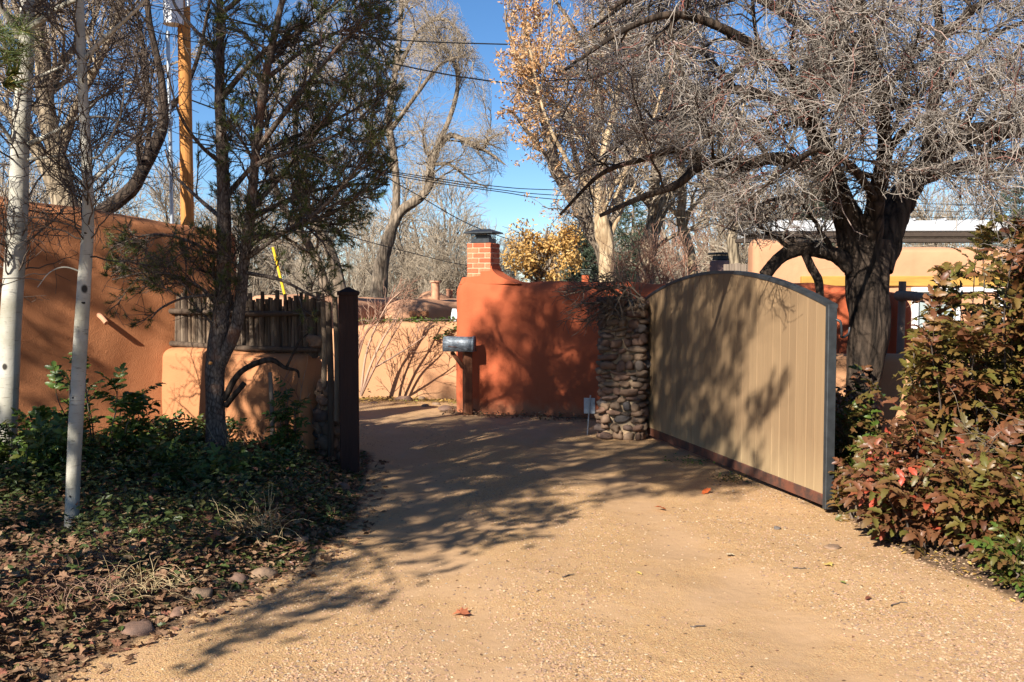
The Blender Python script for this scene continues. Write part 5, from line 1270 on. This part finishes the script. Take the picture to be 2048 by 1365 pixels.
# ------------------------------------------------------------------ shrubs
comp = [compound_leaf(300 + q, 4 if q % 2 else 3) for q in range(5)]
comp_me = {}
def leaf_mesh(q, mat):
    k = (q, mat)
    if k not in comp_me: comp_me[k] = mesh_np('leaf', [(*comp[q], 0)], M[mat], True)
    return comp_me[k]
def mahonia(label, base, H, Rr, nst, nleaf, mat, seed, upright=.5, leaf=.24, group=None, cap=300, lo=.12, keep=None, extra=()):
    """spiny-leaved shrub: canes, pinnate leaves; the leaves that show largest are parts of their own"""
    rg = np.random.default_rng(seed); base = np.array(base, float); root = thing('holly_shrub', label, 'shrub', base, group)
    a = rg.uniform(0, 6.28, nst); rr = np.sqrt(rg.random(nst)) * Rr; h = H * rg.uniform(.55, 1.0, nst) * (1 - .35 * (rr / Rr) ** 2); 
    tipx = np.column_stack([np.cos(a) * rr, np.sin(a) * rr, h]); b0 = np.column_stack([np.cos(a) * rr * upright, np.sin(a) * rr * upright, np.zeros(nst) - .03])
    t = np.linspace(0, 1, 8)[None, :, None]; P = base + b0[:, None] * (1 - t) + np.stack([tipx[:, None, 0] * t[..., 0] + b0[:, None, 0] * 0, tipx[:, None, 1] * t[..., 0], tipx[:, None, 2] * t[..., 0] ** .85], -1) + rg.normal(0, .012, (nst, 8, 3)) * t
    Pc = P if keep is None else P[keep(P[:, -1]) & keep(P[:, 3])]
    if len(Pc) == 0: Pc = P[:1]
    part(root, 'canes', tubes(Pc, np.tile(np.linspace(.008, .004, 8), (len(Pc), 1)), 5), M['twig_dark'], kind='stuff')
    idx = rg.integers(0, nst, nleaf); tt = 1 - (1 - lo) * rg.random(nleaf) ** 1.25; f = tt * 6.999; i = f.astype(int); u = (f - i)[:, None]
    pos = P[idx, i] * (1 - u) + P[idx, i + 1] * u
    az = rg.uniform(0, 6.28, nleaf); d = np.column_stack([np.cos(az), np.sin(az), rg.normal(.3, .35, nleaf) + .9 * (tt > .93)])
    out = pos - base; out[:, 2] = 0; d = nrm(d + .6 * nrm(out + 1e-6)); d[:, 1] -= .12; 
    s = leaf * rg.uniform(.7, 1.2, nleaf)
    if keep is not None:
        m = keep(pos + d * s[:, None]); pos, d, s = pos[m], d[m], s[m]; nleaf = len(pos)
    Fm = frames(d, np.tile([[0, -.35, 1.]], (nleaf, 1)) + rg.normal(0, .25, (nleaf, 3)))
    vis = -(np.linalg.norm(pos + d * s[:, None] * .6 - [0, 0, EYE], axis=1)) + .5 * ((pos - base)[:, 2] / H) + rg.normal(0, .03, nleaf)
    order = np.argsort(-vis); big = order[:cap]; rest = order[cap:]
    for k in big:
        inst(root, 'leaf', leaf_mesh(int(rg.integers(5)), mat), pos[k], Matrix(Fm[k].tolist()).to_quaternion(), (s[k],) * 3)
    if len(rest):
        L = []
        for q in range(5):
            r = rest[q::5]
            if len(r): L.append(cloud(comp[q], pos[r], Fm[r], s[r]))
        part(root, 'leaves', L, M[mat], True, kind='stuff')
    return root
def at(px, py):
    g = GP(px, py); return gpt(g[0], g[1])
def keep_tall(E):
    px = CX + E[:, 0] / E[:, 1] * FPX; py = 576 - (E[:, 2] - 1.65) / E[:, 1] * FPX
    lim = np.interp(py, [440, 480, 520, 560, 620, 680, 760, 860, 900], [1960, 1900, 1880, 1862, 1848, 1822, 1815, 1835, 1780])
    return px > lim
mahonia('tall bronze spiny shrub filling the right edge of the picture', gpt(3.5, 7.1), 2.1, .9, 60, 1700, 'bronze', 1, .6, .245, keep=keep_tall)
mahonia('second bronze shrub low against the tall one, left of it', gpt(3.15, 7.35), .66, .5, 24, 420, 'mixleaf', 2, .5, .23, keep=lambda E: (E[:, 2] < .5) | (CX + E[:, 0] / E[:, 1] * FPX > 1840))
mahonia('low shrub with bright red leaves in front of the tall bronze shrub', gpt(2.72, 6.35), .72, .5, 24, 380, 'redleaf', 3, .5, .23)
mahonia('glossy green and bronze shrub hugging the gate\'s free end', gpt(2.72, 7.75), .98, .36, 20, 300, 'mixleaf', 4, .6, .23, keep=lambda E: (E[:, 0] > 2.36 + (7.2 - E[:, 1]) * .1) & ((E[:, 2] < .42) | (CX + E[:, 0] / E[:, 1] * FPX < 1752)))
mahonia('bronze shrub at the lower right corner of the picture', gpt(3.05, 5.75), .62, .42, 22, 340, 'bronze', 5, .5, .23)
mahonia('small green sprig shrub at the very lower right edge', gpt(2.78, 5.32), .26, .2, 9, 80, 'mixleaf', 6, .5, .17)
mahonia('sparse shrub of reddish leaves under the old tree trunk', gpt(2.98, 8.5), .95, .3, 12, 130, 'redleaf', 7, .6, .22, keep=lambda E: (E[:, 2] < 1.0) & (CX + E[:, 0] / E[:, 1] * FPX < 1752))
mahonia('low bronze shrub trailing onto the gravel beside the gate', gpt(2.55, 6.95), .42, .34, 14, 170, 'bronze', 8, .5, .2, keep=lambda E: E[:, 0] > 2.33)
# left bed
mahonia('tall green spiny shrub between the two aspen trunks and the brown wall', gpt(-3.35, 8.05), .95, .36, 13, 150, 'greenleaf', 11, .4, .22)
mahonia('bushy green shrub at the left edge in front of the thick aspen', gpt(-3.75, 7.45), .5, .5, 22, 260, 'greenleaf', 12, .5, .2)
mahonia('low dark green shrub right of the slender aspen', gpt(-2.6, 7.7), .15, .5, 20, 170, 'greenleaf', 13, .6, .2)
mahonia('slim upright dark shrub against the low wall beside the grey stake', gpt(-1.95, 8.72), .74, .13, 6, 80, 'greenleaf', 14, .5, .15)
mahonia('low green hedge patch left of the pine trunk', gpt(-3.0, 9.0), .2, .55, 24, 220, 'greenleaf', 15, .7, .15)
mahonia('low dark shrub at the foot of the pine trunk', gpt(-2.15, 8.1), .12, .4, 16, 120, 'greenleaf', 16, .7, .13)

# ------------------------------------------------------------------ ground cover and leaf litter
def scatter(n, xlo, xhi, ylo, yhi, rg, poly, lim=(0, 99)):
    x = rg.uniform(xlo, xhi, n); y = ylo + (yhi - ylo) * rg.random(n) ** 1.3; s = sdist(x, y, poly); m = (s > lim[0]) & (s < lim[1]); return x[m], y[m], s[m]
rg = np.random.default_rng(91)
x, y, s = scatter(46000, -5.2, -.9, 3.6, 9.9, rg, BED, (-.02, 9)); m = rg.random(len(x)) < np.clip(.12 + sstep(4.9, 6.3, y + .25 * (x + 2)), 0, 1); x, y, s = x[m], y[m], s[m]; n = len(x)
z = gz(x, y) + rg.random(n) ** 1.2 * .22 * sstep(-.05, .5, s) * np.clip(.6 + 2.5 * fbm(np.stack([x, y, x * 0], -1) * 1.7, 2), .15, 1.6)
single('ground_cover', [cloud(L_HOLLY, np.stack([x, y, z], -1)[:n // 2], rand_rot(n // 2, rg, .55), rg.uniform(.03, .065, n // 2)), cloud(L_SIMPLE, np.stack([x, y, z], -1)[n // 2:], rand_rot(n - n // 2, rg, .6), rg.uniform(.03, .06, n - n // 2))], M['cover'], 'low dark leafy ground cover over the left planting bed', 'ground cover', kind='stuff', smooth=False)
x, y, s = scatter(30000, -4.2, -.7, 3.4, 9.5, rg, BED, (-.22, 9)); m = rg.random(len(x)) < np.maximum(np.where(s < .45, 1., .16), sstep(6.2, 5.0, y + .25 * (x + 2))) * np.where(s < 0, .25, 1); x, y, s = x[m], y[m], s[m]; n = len(x)
z = gz(x, y) + .005 + rg.random(n) ** 2 * .10 * sstep(0, .4, s)
single('leaf_litter', [cloud(L_SIMPLE, np.stack([x, y, z], -1)[::2], rand_rot(len(x[::2]), rg, .5), rg.uniform(.025, .055, len(x[::2]))), cloud(L_MAPLE, np.stack([x, y, z], -1)[1::2], rand_rot(len(x[1::2]), rg, .5), rg.uniform(.03, .06, len(x[1::2])))], M['litter'], 'dry brown leaf litter along the edge of the left bed', 'leaf litter', kind='stuff', smooth=False)
x, y, s = scatter(9000, 1.4, 4.4, 4.2, 9.5, rg, BEDR, (-.35, 3)); m = rg.random(len(x)) < np.where(s < 0, .3 * np.exp(s * 9), .8); x, y = x[m], y[m]; n = len(x)
single('fallen_leaves', cloud(L_SIMPLE, np.stack([x, y, gz(x, y) + .006 + .02 * rg.random(n)], -1), rand_rot(n, rg, .4), rg.uniform(.018, .042, n)), M['yellowlitter'], 'small yellow fallen leaves beneath the right shrubs', 'leaf litter', kind='stuff', smooth=False)
x = rg.uniform(-.9, 2.6, 9000); y = rg.uniform(10.8, 14.4, 9000); q = (y - 12.55) + .445 * (x - 1.0); m = (q > -.55) & (q < .55) & (rg.random(9000) < np.exp(-np.abs(q + .05) * 2.0)); x, y = x[m], y[m]; n = len(x)
single('wall_litter', cloud(L_SIMPLE, np.stack([x, y, gz(x, y) + .004 + .05 * rg.random(n) ** 2], -1), rand_rot(n, rg, .55), rg.uniform(.03, .06, n)), M['litter'], 'dry leaves and weeds along the foot of the red wall', 'leaf litter', kind='stuff', smooth=False)
x = rg.uniform(-3.6, -.6, 2600); y = rg.uniform(14.0, 14.95, 2600); m = rg.random(2600) < sstep(13.9, 14.9, y); x, y = x[m], y[m]; n = len(x)
single('wall_litter', cloud(L_SIMPLE, np.stack([x, y, gz(x, y) + .01], -1), rand_rot(n, rg, .4), rg.uniform(.03, .06, n)), M['yellowlitter'], 'yellow fallen leaves along the foot of the peach wall', 'leaf litter', kind='stuff', smooth=False)
# scattered debris on the drive
n = 900; y = 4. + 8 * rg.random(n) ** 1.5; x = rg.uniform(-.5, .5, n) * y; m = (sdist(x, y, BED) < 0) & (sdist(x, y, BEDR) < 0); x, y = x[m], y[m]; n = len(x)
single('drive_debris', cloud(L_SIMPLE, np.stack([x, y, gz(x, y) + .003], -1), rand_rot(n, rg, .3), rg.uniform(.008, .026, n)), M['litter'], 'tiny bits of leaf scattered over the gravel drive', 'leaf litter', kind='stuff', smooth=False)

# single fallen leaves one can point at
lf = {}
def fallen(px, py, size, tpl, col, label, seed):
    g = at(px, py); rg = np.random.default_rng(seed)
    if col not in lf: lf[col] = leafm('fallen leaf ' + str(len(lf)), [(0., col), (1., sc3(col, 1.25))], .6, .3, .2)
    single('fallen_leaf', cloud(tpl, np.array([[g[0], g[1], g[2] + .012]]), rand_rot(1, rg, .25), np.array([size])), lf[col], label, 'leaf', group='fallen leaves on the drive', smooth=False, loc=g)
OR_, PA, YE, RD, BR = (.55, .12, .03), (.6, .5, .33), (.5, .36, .1), (.4, .13, .06), (.2, .07, .04)
fallen(1330, 1021, .085, L_MAPLE, OR_, 'bright orange maple leaf on the gravel at the tip of the shade', 1)
fallen(1415, 989, .075, L_MAPLE, OR_, 'orange leaf nearest the gate\'s rusty bottom rail', 2)
fallen(1463, 988, .05, L_SIMPLE, PA, 'small pale leaf right of the orange leaf near the gate', 3)
fallen(1452, 1115, .06, L_MAPLE, PA, 'pale cream leaf on the sunny gravel below the gate', 4)
fallen(1653, 1139, .055, L_MAPLE, YE, 'pale yellow leaf on gravel below the gate\'s steel end', 5)
fallen(938, 1230, .09, L_MAPLE, RD, 'crumbled reddish leaf in the middle of the lower drive', 6)
fallen(1741, 1202, .06, L_SIMPLE, BR, 'narrow dark red leaf on gravel below the right shrubs', 7)
fallen(1692, 1176, .05, L_SIMPLE, (.2, .22, .06), 'greenish leaf standing up on the gravel right of centre', 8)
fallen(1271, 1152, .05, L_SIMPLE, YE, 'small tan leaf on the drive left of the cream leaf', 9)
fallen(1750, 1084, .11, L_HOLLY, (.12, .17, .03), 'green spiny leaf lying just outside the right shrubs', 10)
def twig(px, py, ln, a, label, seed):
    g = at(px, py); rg = np.random.default_rng(seed); K = 6; d = np.array([math.cos(a), math.sin(a), 0]); P = g + d * np.linspace(-.5, .5, K)[:, None] * ln + np.column_stack([rg.normal(0, .006, (K, 2)), np.full(K, .006)])
    single('fallen_twig', tubes(P, np.linspace(.0045, .003, K), 5), M['twig_dark'], label, 'twig', group='twigs on the drive', loc=g)
twig(1395, 1252, .08, .2, 'short dark twig on the lower drive right of centre', 1)
twig(1135, 1160, .09, .7, 'forked-looking dark twig near the middle of the drive', 2)
twig(1795, 1212, .12, .3, 'long thin twig on gravel near the right shrubs', 3)
twig(1600, 1145, .07, -.2, 'little dark twig between the cream leaf and the yellow leaf', 4)
def rock(px, py, w_, h_, label, seed, mat='stone', sink=.58, z0=None):
    g = at(px, py); rg = np.random.default_rng(seed)
    V, F = blob(seed, 12, 8, .75, .3); a = rg.uniform(0, 3.1); cz, sz = math.cos(a), math.sin(a)
    w_ *= .82; h_ *= .8
    V = V * [w_, w_ * rg.uniform(.65, .9), h_]; V = V @ np.array([[cz, sz, 0], [-sz, cz, 0], [0, 0, 1]]) + g + [0, 0, h_ * (.5 - sink)]
    single('rock', (V, F), M[mat], label, 'rock', group='rocks', loc=g)
rock(680, 985, .2, .14, 'pale grey stone at the bed edge just below the gate post', 1)
rock(600, 1088, .15, .1, 'small stone at the bed edge below the dry grass tuft', 2)
rock(528, 1150, .19, .12, 'brownish stone at the bed edge, third up from the bottom', 3)
rock(478, 1165, .13, .12, 'rounded pinkish stone touching the brownish edge stone', 4)
rock(402, 1195, .17, .13, 'dark wet-looking edge stone left of the pinkish one', 5)
rock(358, 1225, .13, .07, 'small flat tan stone at the bed edge among dry leaves', 6)
rock(275, 1258, .2, .1, 'broad low grey stone nearest the camera at the bed edge', 7)
rock(1665, 1098, .14, .035, 'flat grey stone lying on the gravel below the gate end', 8, sink=.3)
rock(1555, 1058, .06, .03, 'small grey pebble-like stone on gravel below the gate', 9, sink=.25)
rock(1965, 1125, .2, .14, 'grey stone half hidden under the right shrubs', 10)
rock(808, 800, .3, .18, 'broad reddish rock at the foot of the peach wall', 11)
rock(845, 797, .15, .13, 'small dark rock right of the broad reddish rock', 12)
rock(850, 812, .17, .13, 'round pink rock in front of the small dark rock', 13)
rock(872, 808, .16, .11, 'pale round rock between the pink rock and the mailbox post', 14)
rock(888, 818, .26, .13, 'long grey rock nearest the mailbox post', 15)
rock(748, 806, .2, .05, 'flat slab of stone by the green weed at the peach wall', 16)

# dry grass tufts and weeds
def tuft(name, label, px, py, n, h, spread, mat, seed, r=.0022, cat='grass', droop=-.25):
    g = at(px, py); rg = np.random.default_rng(seed); K = 6
    p0 = g + np.column_stack([rg.normal(0, spread * .25, (n, 2)), np.zeros(n)]); d = nrm(np.column_stack([rg.normal(0, .5, (n, 2)), np.ones(n)])); P = [p0]
    ln = h * rg.uniform(.6, 1.2, n)[:, None]
    for k in range(1, K): d = nrm(d + [0, 0, droop] + rg.normal(0, .12, (n, 3))); P.append(P[-1] + d * ln / (K - 1))
    P = np.maximum(np.stack(P, 1), np.array([-1e9, -1e9, g[2] + .002]))
    single(name, tubes(P, np.tile(np.linspace(r, r * .4, K), (n, 1)), 3), M[mat], label, cat, loc=g)
tuft('grass_tuft', 'arching tuft of dry straw grass in the left bed', 520, 1095, 90, .3, .25, 'drygrass', 1)
tuft('grass_tuft', 'flattened pale dry stalks near the bottom of the left bed', 270, 1200, 150, .2, .5, 'drygrass', 2, droop=-.45, r=.0016)
tuft('grass_tuft', 'pinkish dry stalks at the bottom left corner of the bed', 90, 1245, 170, .22, .6, 'twig_red', 3, droop=-.45, r=.0016)
tuft('grass_tuft', 'thin bare stems under the low wall between pine and stake', 470, 960, 16, .5, .3, 'drygrass', 4, droop=0.)
def weed(label, px, py, n, h, w_, mat, seed, size=.05):
    g = at(px, py); rg = np.random.default_rng(seed); P = g + np.column_stack([rg.normal(0, w_, (n, 2)), rg.random(n) * h])
    single('weed', cloud(L_SIMPLE, P, rand_rot(n, rg, .8), size * rg.uniform(.6, 1.2, n)), M[mat], label, 'weed', smooth=False, loc=g)
weed('small green weed growing under the gate\'s bottom rail', 1463, 962, 160, .07, .09, 'mixleaf', 1, .03)
weed('green weed tuft at the left foot of the peach wall', 738, 792, 90, .2, .12, 'greenleaf', 2, .06)
weed('low dark weed at the gate foot beside the stone pillar', 1385, 928, 120, .05, .12, 'greenleaf', 3, .03)
# ivy on the peach wall
rg = np.random.default_rng(95); n = 420; t = rg.random(n); xx = -2.3 + t * 1.75; y = 15.12 + (xx + 2.3) * -.063; zz = 1.16 + rg.normal(0, .018, n) - .0 * t
A_ = np.stack([xx, y + rg.normal(0, .06, n), zz], -1); u = rg.random(70); B_ = np.stack([-.75 - u * .42 + rg.normal(0, .02, 70), 14.83 + rg.normal(0, .015, 70), 1.1 - u * .22 + rg.normal(0, .015, 70)], -1)
iv = thing('ivy', 'ivy trailing along the top of the peach wall', 'vine', (-1.5, 15.1, 1.1))
part(iv, 'leaves', cloud(L_SIMPLE, np.concatenate([A_, B_]), rand_rot(n + 70, rg, .9), rg.uniform(.04, .085, n + 70)), M['mixleaf'], False, kind='stuff')
part(iv, 'stem', tubes(*resample([(-2.3, 15.0, 1.16), (-1.6, 15.02, 1.17), (-.8, 14.9, 1.17), (-.75, 14.83, 1.1), (-1.0, 14.83, .98), (-1.17, 14.83, .88)], [.006, .003], 30), 5), M['twig_dark'])

# bare shrub beyond the post
def shrub(label, base, stems, levels, twm, seed, keep=None, name='bare_shrub'):
    L = [resample(np.array([PX(*q) for q in p]), np.array(r) / FPX * p[0][2], 20) for p, r in stems]
    return tree(name, label, 'shrub', base, L, levels, M['twig_red'] if twm == 'twig_red' else M['elmbark'], M[twm], seed, 7, .08, 0, keep=keep)
d = 14.25
ST = [([(722, 792, d), (745, 745, d), (775, 690, d), (805, 640, d - .1)], [3, 1.2]), ([(722, 792, d), (740, 735, d), (765, 680, d), (790, 640, d), (815, 590, d)], [3, 1]), ([(722, 790, d), (730, 720, d), (745, 670, d), (775, 610, d), (800, 585, d)], [2.6, 1]),
      ([(750, 735, d), (790, 712, d), (825, 690, d), (850, 672, d)], [2, .8]), ([(700, 780, d), (715, 720, d), (735, 660, d), (760, 650, d)], [2.6, 1]), ([(700, 760, d), (720, 690, d), (745, 650, d), (770, 620, d), (790, 570, d)], [2, .8])]
shrub('bare twiggy shrub leaning right of the dark gate post before the peach wall', GP(722, 795), ST,
      [dict(n=60, L=.45, ang=.6, curl=.12, trop=(0, 0, .03), K=6, rs=.6, rtip=.003, sides=3, r0max=.006), dict(n=300, L=.2, ang=.6, curl=.2, trop=(0, 0, .02), K=5, rs=.6, rtip=.0025, sides=3, r0max=.004)], 'twig_red', 1)
# bare vine heaped on the stone pillar
VN = []
rg = np.random.default_rng(12)
for k in range(26):
    a = (rg.uniform(1240, 1300), rg.uniform(585, 640)); b = (rg.uniform(1130, 1225), rg.uniform(560, 655)); dd = rg.uniform(10.5, 11.1)
    VN.append(([(a[0], a[1], dd), ((a[0] * .6 + b[0] * .4), min(a[1], b[1]) - rg.uniform(0, 25), dd - .05), (b[0], b[1], dd - .1)], [1.6, .8]))
for k in range(5): VN.append(([(1262 + k * 6, 885, 11.25), (1270 + k * 5, 740, 11.25), (1265 + k * 4, 620, 11.1), (1255, 598, 10.9)], [2.5, 1.5]))
shrub('tangled bare vine heaped over the top of the stone pillar', (1.35, 11.2, 0), VN,
      [dict(n=260, L=.3, ang=.6, curl=.2, trop=(0, 0, .0), K=6, rs=.7, rtip=.003, sides=3, r0max=.005), dict(n=500, L=.16, ang=.7, curl=.2, trop=(0, 0, .0), K=4, rs=.7, rtip=.0025, sides=3, r0max=.004)], 'twig_dark', 2,
      keep=lambda E: 576 - (E[:, 2] - 1.65) / E[:, 1] * FPX < 690, name='bare_vine')
RS = [([(1250 + k * 11, 600, 13.2), (1240 + k * 12 + 20 * math.sin(k * 2.3), 550, 13.2), (1235 + k * 13 + 40 * math.sin(k * 1.7), 505 + 12 * math.sin(k), 13.2)], [2.2, .8]) for k in range(12)]
for i in range(len(RS)): RS[i] = ([(RS[i][0][0][0], 760, 13.2)] + RS[i][0], [3, .8])
shrub('reddish bare shrub growing behind the red wall above the pillar', (1.9, 13.3, 0), RS,
      [dict(n=120, L=.5, ang=.6, curl=.15, trop=(0, 0, .02), K=6, rs=.7, rtip=.003, sides=3, r0max=.005), dict(n=500, L=.22, ang=.6, curl=.2, trop=(0, 0, .0), K=4, rs=.7, rtip=.0028, sides=3, r0max=.004)], 'twig_red', 3)
# bare twigs in front of the right shrub
BT = [([(2100, 905, 6.2), (2020, 890, 6.1), (1960, 868, 6.0), (1900, 872, 5.95)], [1.6, .5]), ([(2100, 870, 6.2), (2030, 850, 6.1), (1980, 880, 6.0), (1930, 915, 5.95)], [1.5, .5]), ([(2110, 930, 6.2), (2040, 905, 6.1), (1980, 895, 6.0), (1925, 850, 6.0)], [1.5, .5])]
shrub('thin pale bare shoots crossing the tall bronze shrub at the right edge', gpt(3.5, 6.2), [([(2130, 1150, 6.2), (2125, 1000, 6.2)] + b[0], b[1]) for b in BT],
      [dict(n=26, L=.3, ang=.5, curl=.12, trop=(0, 0, .02), K=6, rs=.7, rtip=.0015, sides=3, r0max=.003, tmin=.5)], 'twig_pale', 4)
# climbing stems on the low wall
CS = [([(585 + k * 28, 945, 9.05), (570 + k * 34, 870, 9.1), (560 + k * 40, 800, 9.1), (575 + k * 36, 740, 9.1)], [1.2, .6]) for k in range(4)]
shrub('thin climbing stems with a few leaves before the low wall and dark post', (-1.8, 9.1, 0), CS,
      [dict(n=40, L=.3, ang=.7, curl=.15, trop=(0, 0, .02), K=6, rs=.7, rtip=.002, sides=3, r0max=.003)], 'twig_red', 5, name='climbing_vine')
